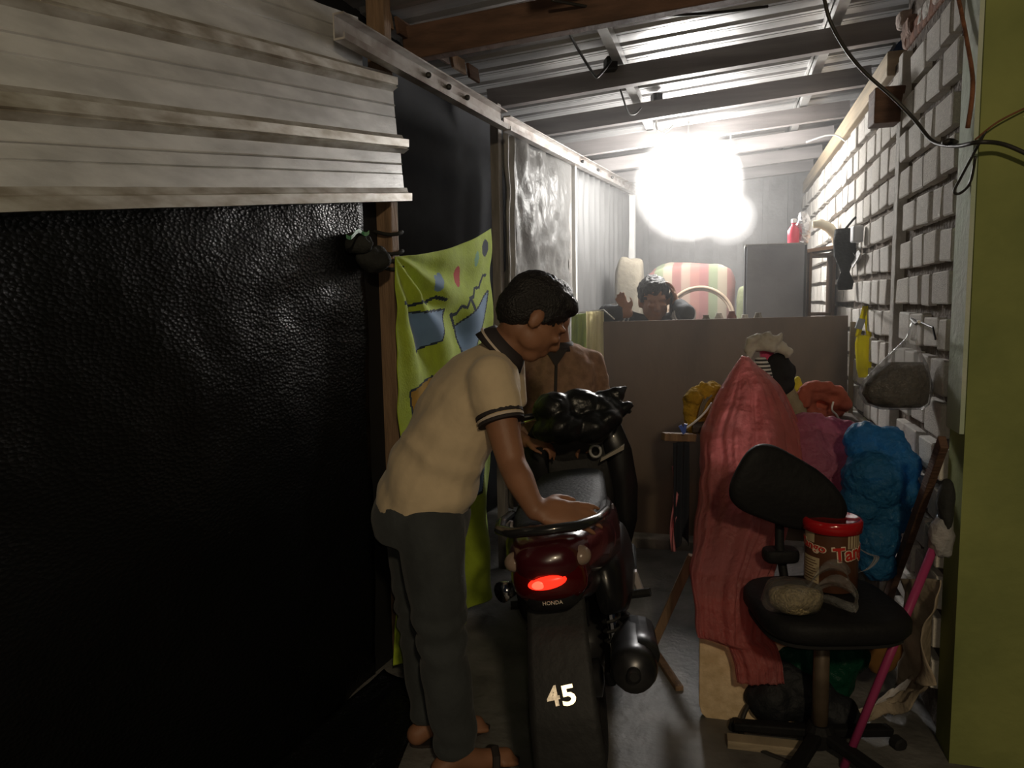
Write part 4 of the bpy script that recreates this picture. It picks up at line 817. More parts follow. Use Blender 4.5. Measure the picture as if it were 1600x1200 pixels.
for k, r in enumerate((.232, .218)): part('ring', MB().tube([V((hc.x-.03+r*1.02*math.cos(a), 5.44+.06*math.sin(a)+.012*k, 1.225+r*1.06*math.sin(a))) for a in (i*math.pi/24 for i in range(48))], .011, 8, closed=True), m_cane, t, smooth=True)
for k in range(5):
    x = -.12+.07*k; single('jar', MB().lathe((x, 4.42+.02*(k % 2), 1.22), [(.02, 0), (.026, .01), (.026, .05+.01*(k % 3)), (.016, .07+.01*(k % 3)), (.017, .08+.01*(k % 3))], 12), (m_sackc, m_plast, m_sackr, m_plast, m_sackc)[k], 'small %s jar on the ledge behind the board, %s from the cabinet' % (('cream', 'white', 'dull red', 'white', 'cream')[k], ('fifth', 'fourth', 'third', 'second', 'first')[k]), 'jar', 'jars on the ledge behind the board', smooth=True)
single('ledge', MB().box((.02, 4.42, 1.21), (.62, .12, .02)).box((-.28, 4.42, .63), (.02, .10, 1.14)).box((.32, 4.42, .63), (.02, .10, 1.14)), m_wood_br, 'narrow wooden ledge just behind the board carrying small jars', 'shelf')
# cloths on the line left of the board
m_cream = film('cream_cloth', (.88, .83, .62), 1.0, .8, .2, 20, .02, tl_mix=.75); m_lime = mat('lime_cloth', (.36, .48, .10), .9, var=.2)
def drape(name, tl_, tr_, h, m, label, amp=.02, fr=22, dirn=None, **k):
    a, b = V(tl_), V(tr_); n = (b-a).cross(V((0, 0, 1))).normalized()
    return single(name, MB().grid(lambda u, v: a.lerp(b, u)+V((0, 0, -h*v*(1+.06*math.sin(u*7))))+n*(amp*math.sin(u*fr+v*1.5)*(.4+.6*v)), 30, 24), m, label, 'cloth', smooth=True, solid=.003, **k)
drape('hanging_cloth', pt(916, 487, 4.34), pt(943, 486, 4.34), .56, m_cream, 'cream cloth hanging just left of the brown board', .018, 20)
drape('hanging_cloth', pt(893, 492, 4.42), pt(917, 489, 4.40), .26, m_lime, 'small lime cloth hanging beside the cream one', .016, 16)
single('clothes_line', MB().tube([lw(1.62, 1.31, .03), pt(893, 490, 4.42), pt(943, 484, 4.34), V((-.62, 4.30, 1.285))], .004, 6), m_wirew, 'thin line holding the cream and lime cloths', 'line')
# ================================================================== RIGHT-HAND PILE
def rings_mb(rows, n=48, fold=.05, nf=11, seed=0.0, flat=.6, depth_dir=None):
    """rows: (left px, right px, py, depth, half depth) -> closed folded curtain around a core"""
    mb = MB(); R = []
    for i, (l, r, y, d, hd_) in enumerate(rows):
        c = pt((l+r)/2, y, d); a = pt(r, y, d)-pt(l, y, d); w = a.length/2; a.normalize(); f = CF.copy(); f.z = 0; f.normalize()
        ring = []
        for j in range(n):
            q = 2*math.pi*j/n; k = 1 + fold*min(1, i*.35)*(math.sin(nf*q+seed+.25*i)+.6*math.sin((nf*2-3)*q+2*seed))
            ring.append(c + a*(w*math.cos(q)*k) - f*(hd_*math.sin(q)*k) + V((0, 0, .008*nz((q*3, i, seed), 1))))
        R.append(ring)
    return mb.loft(R, cap=True)
def dense(rows, k=4):
    out = []
    for a, b in zip(rows, rows[1:]):
        for i in range(k): out.append(tuple(x+(y-x)*(i/k) for x, y in zip(a, b)))
    return out+[rows[-1]]
# ---- folding wooden rack carrying the bundles
DR = 3.0
rk = thing('folding_rack', at_z(1085, 1000, 0), 'dark folding wooden rack loaded with clothes and plastic-wrapped bundles', 'rack')
m_rackw = mat('rack_wood', (.085, .062, .05), .75, var=.4, scale=8, bump=.2)
tl0 = pt(1093, 676, 2.93); zt0 = tl0.z
RX = V((1, 0, 0)); RY = V((0, 1, 0))
pa = V((tl0.x, tl0.y, 0)); 
part('post', MB().bar(pa, pa+V((0, 0, zt0-.01)), .075, .045), m_rackw, rk, bevel=.006)
pb = V((.48, tl0.y+.02, 0)); part('post', MB().bar(pb, pb+V((0, 0, zt0-.01)), .05, .045), m_rackw, rk, bevel=.006)
pc = V((tl0.x+.02, tl0.y+.50, 0)); part('post', MB().bar(pc, pc+V((0, 0, zt0-.01)), .05, .045), m_rackw, rk, bevel=.006)
pd_ = V((.50, tl0.y+.50, 0)); part('post', MB().bar(pd_, pd_+V((0, 0, zt0-.01)), .05, .045), m_rackw, rk, bevel=.006)
part('top_board', MB().box(((tl0.x+.49)/2, tl0.y+.30, zt0), (.49-tl0.x+.06, .48, .025)), m_rackw, rk, bevel=.004)
part('lower_shelf', MB().box(((tl0.x+.49)/2, tl0.y+.26, .30), (.49-tl0.x, .52, .02)), m_rackw, rk)
bar0 = pt(1036, 682, 2.90)
part('side_bar', MB().bar(bar0, pa+V((-.02, .0, zt0-.02)), .035, .03), m_wood_br, rk, 'pale end of the side bar', bevel=.003)
f0, f1, f2 = at_z(1018, 1012, .012), pt(1082, 868, 2.90), at_z(1062, 1078, .012)
part('folding_leg', MB().bar(f0, f1, .035, .03, up=(0, 1, 0)), m_wood_br, rk, bevel=.003)
part('folding_leg', MB().bar(f0, f2, .03, .026), m_wood_br, rk, bevel=.003)
# trousers and pink strip hanging off the side bar
drape('hanging_trousers', pt(1052, 692, 2.90), pt(1076, 690, 2.92), .40, mat('navy_cloth', (.018, .022, .034), .9, var=.3), 'dark navy trousers hanging from the rack\'s side bar', .012, 14)
single('hanging_pink_cloth', MB().grid(lambda u, v: pt(1050+(7+8*max(0, math.sin(v*5)))*u+3*math.sin(v*6), 728+134*v, 2.95+.02*math.sin(u*5+v*8)), 6, 24), mat('pink_cloth', (.62, .22, .26), .85, var=.2), 'thin pink cloth strip hanging behind the navy trousers', 'cloth', smooth=True, solid=.003)
drape('hanging_grey_cloth', pt(1110, 690, 2.90), pt(1122, 690, 2.91), .22, mat('lilac_cloth', (.40, .36, .40), .85, var=.2), 'small lilac cloth hanging by the rack post', .01, 12)
single('blue_clip', MB().box(pt(1066, 671, 2.88), (.012, .014, .034), Matrix.Rotation(-.5, 3, 'Y')).box(pt(1070, 669, 2.88), (.012, .014, .034), Matrix.Rotation(.2, 3, 'Y')), mat('clip_blue', (.06, .12, .5), .4, var=0), 'tiny blue clothes peg on the rack\'s corner', 'peg')
wire('cord', [pt(1070, 670, 2.9), pt(1085, 660, 2.92), pt(1100, 646, 2.95), pt(1112, 630, 2.98)], .004, m_wirew, 'white cord running from the blue peg up to the mustard towel')
# ---- laundry heaped on the rack
m_must = mat('mustard_towel', (.50, .30, .03), .95, var=.35, scale=25, bump=.6, bscale=60)
mb = Body()
for x, y, d, r in ((1084, 622, 3.15, .045), (1100, 614, 3.18, .045), (1112, 612, 3.2, .045), (1082, 645, 3.15, .04), (1094, 640, 3.16, .045), (1086, 662, 3.15, .045), (1110, 640, 3.2, .06), (1108, 662, 3.2, .06)): mb.ell(pt(x, y, d), r, n=12, m=8)
mm_ = remesh(mb, .008, 4); roughen(mm_, .012, 28, 4); tag(link('towel', mm_, m_must, smooth=True), 'mustard yellow towel heaped at the left end of the rack', 'towel')
for k in range(3): wire('fringe_cord', [pt(1112-6*k, 618+3*k, 3.10), pt(1103-4*k, 628+4*k, 3.08), pt(1096-3*k, 645+5*k, 3.08), pt(1090-3*k, 655+6*k, 3.08)], .004, m_sackc, 'pale fringe cord on the mustard towel, %s of three' % ('rightmost', 'middle', 'leftmost')[k], 'fringe of the mustard towel')
core = thing('pole_stand', pt(1200, 690, 3.15), 'upright pink pole hidden in the laundry heap, topped by a pale cloth', 'stand')
part('pole', MB().tube([pt(1200, 690, 3.15), pt(1198, 548, 3.12)], .028, 14), mat('pink_plastic', (.75, .10, .22), .4, var=.05), core, smooth=True)
m_rag = mat('grey_white_rag', (.60, .56, .50), .9, var=.25, scale=12, bump=.3, bscale=30)
rg = Body()
for a, b, r in (((1168, 545), (1172, 532), .016), ((1172, 532), (1184, 527), .018), ((1184, 527), (1192, 536), .018), ((1190, 534), (1200, 525), .018), ((1200, 525), (1210, 533), .02), ((1205, 542), (1216, 530), .022), ((1216, 530), (1221, 523), .012), ((1212, 540), (1232, 550), .022), ((1176, 545), (1170, 556), .016), ((1182, 540), (1206, 543), .022), ((1224, 542), (1230, 555), .018)):
    rg.limb([(pt(*a, 3.08), r), (pt(*b, 3.06), r*.9)])
rg.ell(pt(1200, 541, 3.14), (.07, .05, .028)); rgm = remesh(rg, .007, 4); roughen(rgm, .006, 30, 3)
tag(link('pale_rag', rgm, m_rag, smooth=True), 'pale grey twisted rag on top of the pink pole', 'cloth')
m_strp = stripes('bw_stripes', [(.7, .68, .66), (.04, .04, .045)], 60); 
def zstripes(name, cols, freq):
    m = stripes(name, cols, freq); 
    for l in list(m.node_tree.links):
        if l.from_node.type == 'SEPXYZ': t_ = l.to_socket; sn = l.from_node; m.node_tree.links.remove(l); m.node_tree.links.new(sn.outputs[2], t_)
    return m
st_ = MB().tube([pt(1188, 560, 3.04), pt(1190, 572, 3.03), pt(1192, 590, 3.03), pt(1192, 612, 3.03)], [.022, .034, .040, .036], 18, ratio=.7)
single('striped_cloth', st_, zstripes('bw_stripes_v', [(.7, .68, .66), (.04, .04, .045)], 68), 'black and white striped cloth peeping out under the pale rag', 'cloth', smooth=True)
dkc = Body()
for x, y, r in ((1215, 570, .05), (1222, 582, .055), (1206, 590, .05), (1225, 600, .045), (1212, 605, .05)): dkc.ell(pt(x, y, 3.10), (r, r*.8, r), n=12, m=8)
dm = remesh(dkc, .008, 4); roughen(dm, .008, 18, 2); tag(link('black_cloth', dm, mat('black_cloth', (.022, .022, .026), .9, var=.3), smooth=True), 'black cloth bunched right of the striped cloth', 'cloth')
kh = Body()
for x, y, r in ((1225, 625, .055), (1238, 640, .055), (1220, 655, .06), (1240, 668, .06), (1225, 612, .045), (1215, 680, .06)): kh.ell(pt(x, y, 3.14), (r, r*.8, r*1.1), n=12, m=8)
km = remesh(kh, .008, 4); roughen(km, .010, 20, 2); tag(link('khaki_cloth', km, mat('khaki_cloth', (.36, .30, .20), .9, var=.3, bump=.3), smooth=True), 'khaki cloth hanging down below the black cloth', 'cloth')
single('yellow_cloth', lump(pt(1245, 607, 3.22), (.026, .03, .05), 2.2, .3, 20, 16, 10), mat('yellow_cloth', (.66, .60, .05), .8, var=.2), 'bright yellow cloth tip beside the khaki cloth', 'cloth', smooth=True)
ro = Body()
pts_ = [(1258, 628), (1256, 614), (1264, 605), (1280, 603), (1296, 606), (1310, 613), (1318, 624), (1322, 634)]
ro.limb([(pt(*p, 3.12), .026) for p in pts_]); ro.limb([(pt(x, y, 3.14), .03) for x, y in ((1270, 618), (1284, 614), (1300, 620), (1306, 630))]); ro.limb([(pt(x, y, 3.16), .032) for x, y in ((1262, 632), (1268, 648), (1290, 652))]); ro.ell(pt(1285, 640, 3.22), (.09, .05, .07))
rom = remesh(ro, .008, 4); roughen(rom, .008, 26, 5); tag(link('red_garment', rom, mat('red_orange_cloth', (.46, .12, .08), .85, var=.25, bump=.3), smooth=True), 'red-orange garment piled beside the pink bundle', 'clothing')
wire('drawstring', [pt(1302, 628, 3.06), pt(1300, 640, 3.05), pt(1307, 648, 3.05), pt(1312, 658, 3.05)], .004, m_wirew, 'pale drawstring dangling from the red-orange garment')
# ---- translucent plastic-wrapped bundles
m_redf = film('red_film', (.88, .40, .40), opacity=.58, rough=.14, bump=1.0, bscale=34, gloss=.34, tint=(.97, .62, .60), tl_mix=.72)
rows = [(1160, 1170, 557, 2.86, .012), (1150, 1184, 572, 2.86, .04), (1132, 1212, 600, 2.86, .09), (1112, 1232, 636, 2.86, .13), (1098, 1246, 672, 2.86, .16), (1096, 1246, 720, 2.85, .17), (1094, 1238, 770, 2.78, .17), (1088, 1222, 830, 2.66, .14), (1080, 1206, 890, 2.53, .09), (1082, 1202, 940, 2.46, .055), (1088, 1206, 982, 2.44, .04), (1092, 1208, 998, 2.43, .035), (1138, 1212, 1008, 2.43, .03), (1148, 1222, 1040, 2.42, .025), (1152, 1226, 1066, 2.41, .020)]
rows = dense(rows, 5)
def redsheet(u, v):
    t = v*(len(rows)-1); i = min(int(t), len(rows)-2); f = t-i; l, r, y, d, h = (a+(b-a)*f for a, b in zip(rows[i], rows[i+1]))
    q = math.radians(205-230*u); c = pt((l+r)/2, y, d); a = pt(r, y, d)-pt(l, y, d); w = a.length/2; a.normalize(); fw = V((CF.x, CF.y, 0)).normalized()
    k = .11*min(1, v*4)*(nz((q*2.6, v*1.6, 3), 1.0)+.7*nz((q*6.5, v*2.2, 9), 1.0)+.35*nz((q*15, v*4, 5), 1.0))
    p = c + a*(w*math.cos(q)*(1+.25*k)) - fw*(h*math.sin(q)*(1+k)+.022*k*10*min(1, w*6)); return p + V((.010*nz(p, 11, 1), .012*nz(p, 13, 2), .006*nz(p, 12, 3)))
single('red_plastic_wrap', MB().grid(redsheet, 90, 110), m_redf, 'tall translucent red plastic sheet peaked over the laundry and hanging to the floor', 'plastic sheet', smooth=True, solid=.0015)
single('wrapped_laundry', MB().tube([pt(1178, 612, 2.97), pt(1180, 650, 2.97), pt(1180, 700, 2.97), pt(1170, 760, 2.95), pt(1155, 815, 2.93)], [.02, .05, .07, .08, .06], 18, ratio=.8), mat('laundry_red', (.50, .09, .08), .9, var=.5, scale=7, bump=.5, bscale=14), 'red clothes bundled inside the red plastic sheet', 'clothing', smooth=True)
m_pinkf = film('pink_wrap', (.66, .24, .36), .93, .2, 1.0, 30, .22, tl_mix=.55)
pk = Body()
for x, y, d, r in ((1256, 668, 2.84, .055), (1272, 666, 2.84, .05), (1292, 676, 2.84, .06), (1320, 680, 2.84, .055), (1262, 700, 2.82, .075), (1300, 705, 2.82, .075), (1270, 740, 2.80, .09), (1310, 745, 2.80, .075), (1290, 785, 2.80, .09), (1250, 770, 2.82, .08)): pk.ell(pt(x, y, d), (r, r*.8, r), n=16, m=10)
pm = remesh(pk, .007, 6); displace(pm, lambda c: .008*nz(c, 14, 6)+.012*abs(nz(c, 27, 4))+.006*abs(nz(c, 55, 9))); tag(link('pink_bundle', pm, m_pinkf, smooth=True), 'mauve pink plastic-wrapped bundle between the red sheet and blue bag', 'bundle')
m_bluef = film('blue_film', (.05, .25, .50), opacity=.82, rough=.16, bump=1.0, bscale=38, gloss=.3, tint=(.25, .55, .85))
bl = Body()
for x, y, d, r in ((1352, 690, 2.62, .07), (1385, 700, 2.60, .075), (1402, 730, 2.58, .07), (1412, 770, 2.58, .055), (1365, 750, 2.58, .10), (1345, 790, 2.60, .075), (1385, 800, 2.60, .075), (1370, 845, 2.60, .075), (1372, 880, 2.60, .06), (1345, 850, 2.62, .05)): bl.ell(pt(x, y, d), (r, r*.8, r), n=16, m=10)
blm = remesh(bl, .007, 6); displace(blm, lambda c: .010*nz(c, 14, 6)+.012*abs(nz(c, 27, 3))+.006*abs(nz(c, 55, 8))); tag(link('blue_plastic_bag', blm, m_bluef, smooth=True), 'bulging translucent blue plastic bag hanging at the right of the rack', 'bag')
single('bag_filling', lump(pt(1368, 760, 2.62), (.065, .05, .13), 7.7, .3, 10, 18, 12), mat('bag_fill', (.05, .09, .12), .8, var=.5, scale=10), 'dark cloth packed inside the blue plastic bag', 'clothing', smooth=True)
# ---- swivel chair with a tilted backrest
DC = 2.26; sc = pt(1286, 945, DC); sc.z = .47; fl_c = V((sc.x, sc.y, 0))
ch = thing('swivel_chair', fl_c, 'worn black swivel chair with a tilted backrest, in front of the bundles', 'chair')
m_chb = mat('chair_black', (.014, .014, .015), .65, var=.3, bump=.15, bscale=50, spec=.22)
hf_ = V((CF.x, CF.y, 0)).normalized(); hr_ = V((hf_.y, -hf_.x, 0))
def pad(c, X, Yv, N, w, h, t_, p=.55, n=36):
    sp = lambda x: math.copysign(abs(x)**p, x); rings = []
    for o, k in ((-1, .86), (-.85, .95), (-.4, 1.0), (.4, 1.0), (.85, .95), (1, .86)): rings.append([V(c)+X*(w*k*sp(math.cos(q)))+Yv*(h*k*sp(math.sin(q)))+N*(o*t_) for q in (2*math.pi*j/n for j in range(n))])
    return MB().loft(rings)
part('seat', pad(sc, hr_, hf_, V((0, 0, 1)), .212, .20, .034), m_chb, ch, 'black seat pad', smooth=True)
part('seat_pan', pad(sc-V((0, 0, .042)), hr_, hf_, V((0, 0, 1)), .20, .175, .012), m_black, ch)
bx = (CR*.90-CU*.42).normalized(); by = (CU*.90+CR*.42-CF*.10).normalized(); bn = bx.cross(by)
bc = pt(1230, 768, 2.36)
def egg(c, X, Y, N, w, h, t_, n=44):
    rings = []
    for o, k in ((-1, .88), (-.8, .96), (-.3, 1.0), (.3, 1.0), (.8, .96), (1, .86)):
        rings.append([V(c)+X*(w*k*math.copysign(abs(math.cos(q))**.72, math.cos(q)))+Y*(h*k*(1-.30*math.cos(q))*math.copysign(abs(math.sin(q))**.72, math.sin(q)))+N*(o*t_+.03*math.cos(q)**2) for q in (2*math.pi*j/n for j in range(n))])
    return MB().loft(rings)
part('backrest', egg(bc, bx, by, bn, .182, .108, .022), m_chb, ch, 'black rounded backrest tipped to the right', smooth=True)
part('back_bracket', MB().tube([bc+CF*.03-by*.03, bc+CF*.06-V((0, 0, .12)), V((sc.x-.12, sc.y+.10, .62)), V((sc.x-.10, sc.y+.16, .50)), V((sc.x-.05, sc.y+.05, .43))], .014, 10), m_chb, ch, smooth=True)
part('back_plate', pad(V((sc.x-.115, sc.y+.12, .585)), hr_, hf_, V((0, 0, 1)), .055, .035, .02), m_chb, ch, smooth=True)
part('column', MB().tube([fl_c+V((0, 0, .07)), fl_c+V((0, 0, .25)), fl_c+V((0, 0, .42))], [.024, .024, .022], 16), mat('column_brown', (.17, .125, .085), .5, .3, var=.4, scale=14), ch, 'rusty brown column', smooth=True)
part('hub', MB().lathe(fl_c+V((0, 0, .045)), [(.045, 0), (.045, .04), (.032, .06)], 16), m_chb, ch)
for k in range(5):
    a = 2*math.pi*k/5+.5; d_ = V((math.cos(a), math.sin(a), 0)); lg = part('leg', MB().bar(fl_c+d_*.03+V((0, 0, .075)), fl_c+d_*.25+V((0, 0, .045)), .04, .028), m_chb, ch, bevel=.006)
    part('caster', MB().lathe(fl_c+d_*.25+V((0, 0, .022))-V((-d_.y, d_.x, 0))*.018, [(.015, 0), (.022, .004), (.022, .032), (.015, .036)], 12, basis(d_, V((0, 0, 1)))), m_black, lg)
ZS = .505
# ---- wafer tin on the seat
tc_ = pt(1299, 850, 2.33); tcx = V((tc_.x, tc_.y, ZS)); TR, TH_ = .078, .205
tin = thing('wafer_tin', tcx, 'brown wafer tin with a red lid standing on the chair seat', 'tin')
m_tinb = mat('tin_brown', (.13, .055, .03), .35, var=.25, scale=10, coat=.3); m_lid = mat('lid_red', (.50, .012, .015), .18, var=.05, coat=.6); m_tinc = mat('tin_cream', (.60, .48, .30), .4, var=.15, scale=30, coat=.2)
m_tinr = mat('tin_red', (.60, .03, .02), .35, var=0, coat=.3); m_tinw = mat('tin_white', (.85, .72, .55), .35, var=0)
part('body', MB().lathe(tcx, [(TR-.003, 0), (TR, .004), (TR, TH_-.02), (TR-.002, TH_)], 40), m_tinb, tin, smooth=True)
part('lid', MB().lathe(tcx+V((0, 0, TH_-.012)), [(TR+.002, -.012), (TR+.010, -.010), (TR+.010, .020), (TR+.004, .026), (TR-.002, .026), (TR-.006, .022), (.001, .022)], 40), m_lid, tin, 'glossy red plastic lid', smooth=True)
to_cam = math.atan2(CAM.y-tcx.y, CAM.x-tcx.x)                        # the label angles are measured from the side now facing the alley mouth
def wrap(a0, a1, z0, z1, r, m, name, lab=None, n=10):
    part(name, MB().grid(lambda u, v: tcx+V((r*math.cos(to_cam+a0+(a1-a0)*u), r*math.sin(to_cam+a0+(a1-a0)*u), z0+(z1-z0)*v)), n, 2), m, tin, lab, solid=.0006)
def wraptext(body, a, z, w, h, m, name, lab, r, rot=0.0, bold=.0):
    me = text_mesh(body, .05, .0004, bold, (w, h))
    for v in me.vertices:
        x, y, zz = v.co; x, y = x*math.cos(rot)-y*math.sin(rot), x*math.sin(rot)+y*math.cos(rot); t_ = to_cam+a+x/r; rr = r+zz+.0004; v.co = tcx+V((rr*math.cos(t_), rr*math.sin(t_), z+y))
    part(name, me, m, tin, lab)
# seen from the alley mouth, angle grows to the right
wrap(-1.25, -.42, .025, .105, TR+.0006, m_tinc, 'label_patch', 'cream text panel')
wrap(-1.25, -.66, .150, .186, TR+.0006, m_tinc, 'label_patch', 'wafer picture')
wrap(.62, 1.35, .140, .186, TR+.0006, m_tinc, 'label_patch', 'wafer picture')
for k in range(8): wrap(-1.15, -.50-.08*(k % 3), .034+.0085*k, .0362+.0085*k, TR+.0012, m_tinb, 'print_line')
for k in range(4): wrap(.70+.15*k, .73+.15*k, .142, .186, TR+.0012, m_tinb, 'print_line')
wraptext('Tango', -.82, .138, .105, .034, m_tinw, 'lettering_outline', None, TR+.0012, -.10, .0035); wraptext('Tango', -.82, .138, .100, .030, m_tinr, 'lettering', 'red lettering Tango', TR+.0024, -.10, .0010)
wraptext('Tango', .98, .122, .150, .062, m_tinw, 'lettering_outline', None, TR+.0012, .10, .0035); wraptext('Tango', .98, .122, .145, .056, m_tinr, 'lettering', 'red lettering Tango', TR+.0024, .10, .0012)
# ---- bag of grain on the seat
m_clear = film('clear_film', (.70, .70, .68), opacity=.13, rough=.15, bump=.9, bscale=30, gloss=.22, tint=(.97, .97, .97)); m_grain = mat('grain', (.50, .40, .22), .6, var=.5, scale=90, bump=.9, bscale=140, coat=.35)
rb_ = thing('bag_of_grain', pt(1245, 935, 2.13), 'small clear plastic bag of pale grain lying on the chair seat', 'bag')
gc = pt(1242, 915, 2.14); gc.z = ZS+.038
gme = lump(gc, (.072, .05, .040), 3.3, .22, 16, 24, 14, M=basis(CR, CF), p=.8); part('grain', gme, m_grain, rb_, 'pale grain seen through the film', smooth=True)
part('film', lump(gc+V((0, 0, .010)), (.082, .058, .052), 3.3, .26, 13, 28, 16, M=basis(CR, CF), p=.85), m_clear, rb_, smooth=True)
def loop_handle(a, b, c, d_, w, m=m_clear):
    mb = MB(); P = [V(a), V(b), V(c), V(d_)]
    def bez(t): return P[0]*(1-t)**3+P[1]*3*t*(1-t)**2+P[2]*3*t*t*(1-t)+P[3]*t**3
    return mb.grid(lambda u, v: bez(u)+V((0, 0, w*(v-.5)))+CF*(.012*math.sin(v*5+u*6)), 24, 6)
part('handle', loop_handle(gc+CR*.05+V((0, 0, .02)), pt(1310, 885, 2.12), pt(1350, 925, 2.06), pt(1336, 948, 2.05), .035), m_clear, rb_, solid=.001, smooth=True)
part('handle', loop_handle(gc+CR*.05+V((0, 0, .0)), pt(1300, 930, 2.10), pt(1325, 955, 2.05), pt(1338, 946, 2.05), .025), m_clear, rb_, solid=.001, smooth=True)
part('handle', loop_handle(gc+CR*.04+V((0, 0, .04)), pt(1290, 870, 2.16), pt(1325, 880, 2.16), pt(1326, 900, 2.16), .03), m_clear, rb_, solid=.001, smooth=True)
single('clear_bag_handle', MB().grid(lambda u, v: pt(1340+34*math.sin(math.pi*u)*(1-.25*v), 855+38*u+3*math.sin(u*9), 2.36+.02*math.sin(v*4)), 20, 5), film('clear_film2', (.8, .8, .8), .35, .15, .8, 30, .25), 'clear plastic bag end sticking out behind the wafer tin', 'bag', solid=.001, smooth=True)
# ---- things on the floor around the chair
m_foam = mat('dusty_foam', (.80, .62, .40), .9, var=.35, scale=26, bump=.3, col2=(.62, .46, .27))
b0, b1 = at_z(1092, 1124, .0), at_z(1250, 1140, .0)
lbv = (b1-b0).normalized(); up_ = V((-lbv.y*.12, lbv.x*.12, 1)).normalized(); lw_ = (b1-b0).length
poly = [(.03, 0), (lw_, 0), (lw_, .40), (.0, .40), (.0, .05), (.008, .02)]
single('foam_board', MB().prism([b0+lbv*x+up_*z for x, z in poly], V((-lbv.y, lbv.x, 0))*.03), m_foam, 'cream speckled board leaning behind the red plastic sheet', 'board', bevel=.004)
m_greenb = film('green_film', (.012, .10, .06), .85, .25, 1.0, 22, .15, (.2, .6, .4))
gb = Body()
for x, y, d, r in ((1232, 1020, 2.50, .07), (1275, 1025, 2.50, .09), (1320, 1020, 2.50, .08), (1250, 1055, 2.48, .07), (1300, 1060, 2.48, .08)): gb.ell(pt(x, y, d), (r, r*.8, r), n=14, m=10)
gbm = remesh(gb, .009, 5); roughen(gbm, .010, 16, 4); tag(link('green_plastic_bag', gbm, m_greenb, smooth=True), 'dark green plastic bag lying under the chair seat', 'bag')
single('orange_cloth', lump(pt(1378, 1022, 2.52), (.06, .04, .07), 9.2, .3, 15, 18, 12), mat('orange_cloth', (.28, .13, .03), .9, var=.4), 'dull orange cloth crumpled right of the green bag', 'cloth', smooth=True)
db = Body(); bz = at_z(1240, 1165, 0)
for x, y, z, r in ((-.06, 0, .09, .09), (.05, .02, .10, .10), (.14, .0, .07, .07), (-.01, .03, .15, .08)): db.ell(bz+V((x, y+.10, z)), (r, r*.8, r*.9), n=14, m=10)
dbm = remesh(db, .009, 5); roughen(dbm, .010, 14, 4); tag(link('dark_sack', dbm, mat('navy_sack', (.008, .010, .014), .7, var=.3, bump=.4), smooth=True), 'nearly black sack slumped on the floor under the chair', 'sack')
p0, p1 = at_z(1136, 1158, .02), at_z(1262, 1172, .02)
single('floor_plank', MB().bar(p0, p1, .05, .03), m_wood_tan, 'short tan plank lying on the floor before the chair', 'plank', bevel=.003)
wire('cable', [at_z(1215, 1098, .03)+V((0, 0, .06)), at_z(1172, 1120, .03)+V((0, 0, .05)), at_z(1158, 1142, .02), at_z(1180, 1168, .012), at_z(1240, 1194, .012), at_z(1290, 1215, .012)], .008, m_wire, 'black cable curling over the floor plank')
# crumpled beige sheet on the floor against the wall
m_beige = mat('beige_sheet', (.50, .41, .30), .85, var=.4, scale=10, bump=.5, bscale=18)
def bs(u, v):
    if v < .6:
        w = v/.6; l = 1408+6*w-5*math.sin(w*7); r = 1456+3*math.sin(w*9); p = at_x(l+(r-l)*u, 905+170*w, XR-.045); p.x += .025*math.sin(u*8+w*5)+.012*nz(p, 16, 1)
    else:
        w = (v-.6)/.4; a = at_x(1414+42*u, 1075, XR-.045); b = at_z(1306+70*u, 1128-50*u+26*u, .03); p = a.lerp(b, w); p.z = max(.012, p.z*(1-w)**.5*(1-.5*w)+.035*abs(nz(p, 18, 3))+.03*math.sin(u*7+w*6)**2)
    p.x = min(p.x, XR-.016); p.y += .02*nz(p, 14, 4); return p
single('beige_sheet', MB().grid(bs, 30, 70), m_beige, 'crumpled beige sheet hanging down the wall onto the floor', 'sheet', smooth=True, solid=.003)
# leaning plank, pink broom
single('leaning_plank', MB().bar(at_x(1474, 690, XR-.05), at_z(1360, 1010, .02), .045, .022, up=(1, 0, 0)), m_wood_dk, 'dark brown plank leaning against the block wall', 'plank', bevel=.003)
br = thing('broom', at_z(1320, 1200, .0), 'upside-down broom with a bright pink handle leaning on the wall', 'broom')
ba, bb_ = at_z(1318, 1200, .01), at_x(1458, 858, XR-.06)
part('handle', MB().tube([ba, bb_], .0125, 12), mat('broom_pink', (.42, .05, .16), .4, var=.1), br, smooth=True)
dv_ = (bb_-ba).normalized(); part('head', MB().tube([bb_, bb_+dv_*.05, bb_+dv_*.09], [.02, .03, .026], 14, ratio=.6), mat('broom_head', (.40, .30, .27), .7, var=.3), br, smooth=True)
part('wrapped_film', lump(bb_+dv_*.05-CF*.01, (.034, .03, .075), 5.5, .4, 26, 18, 14), film('white_film', (.80, .80, .80), .70, .2, 1.0, 30, .2), br, 'white plastic wrapped around the broom head', smooth=True)
dkp = lump(at_x(1479, 785, XR-.03), (.022, .040, .075), 1.5, .45, 12, 18, 14); single('dark_cloth', dkp, mr, 'dark cloth hanging on the wall above the broom head', 'cloth', smooth=True)
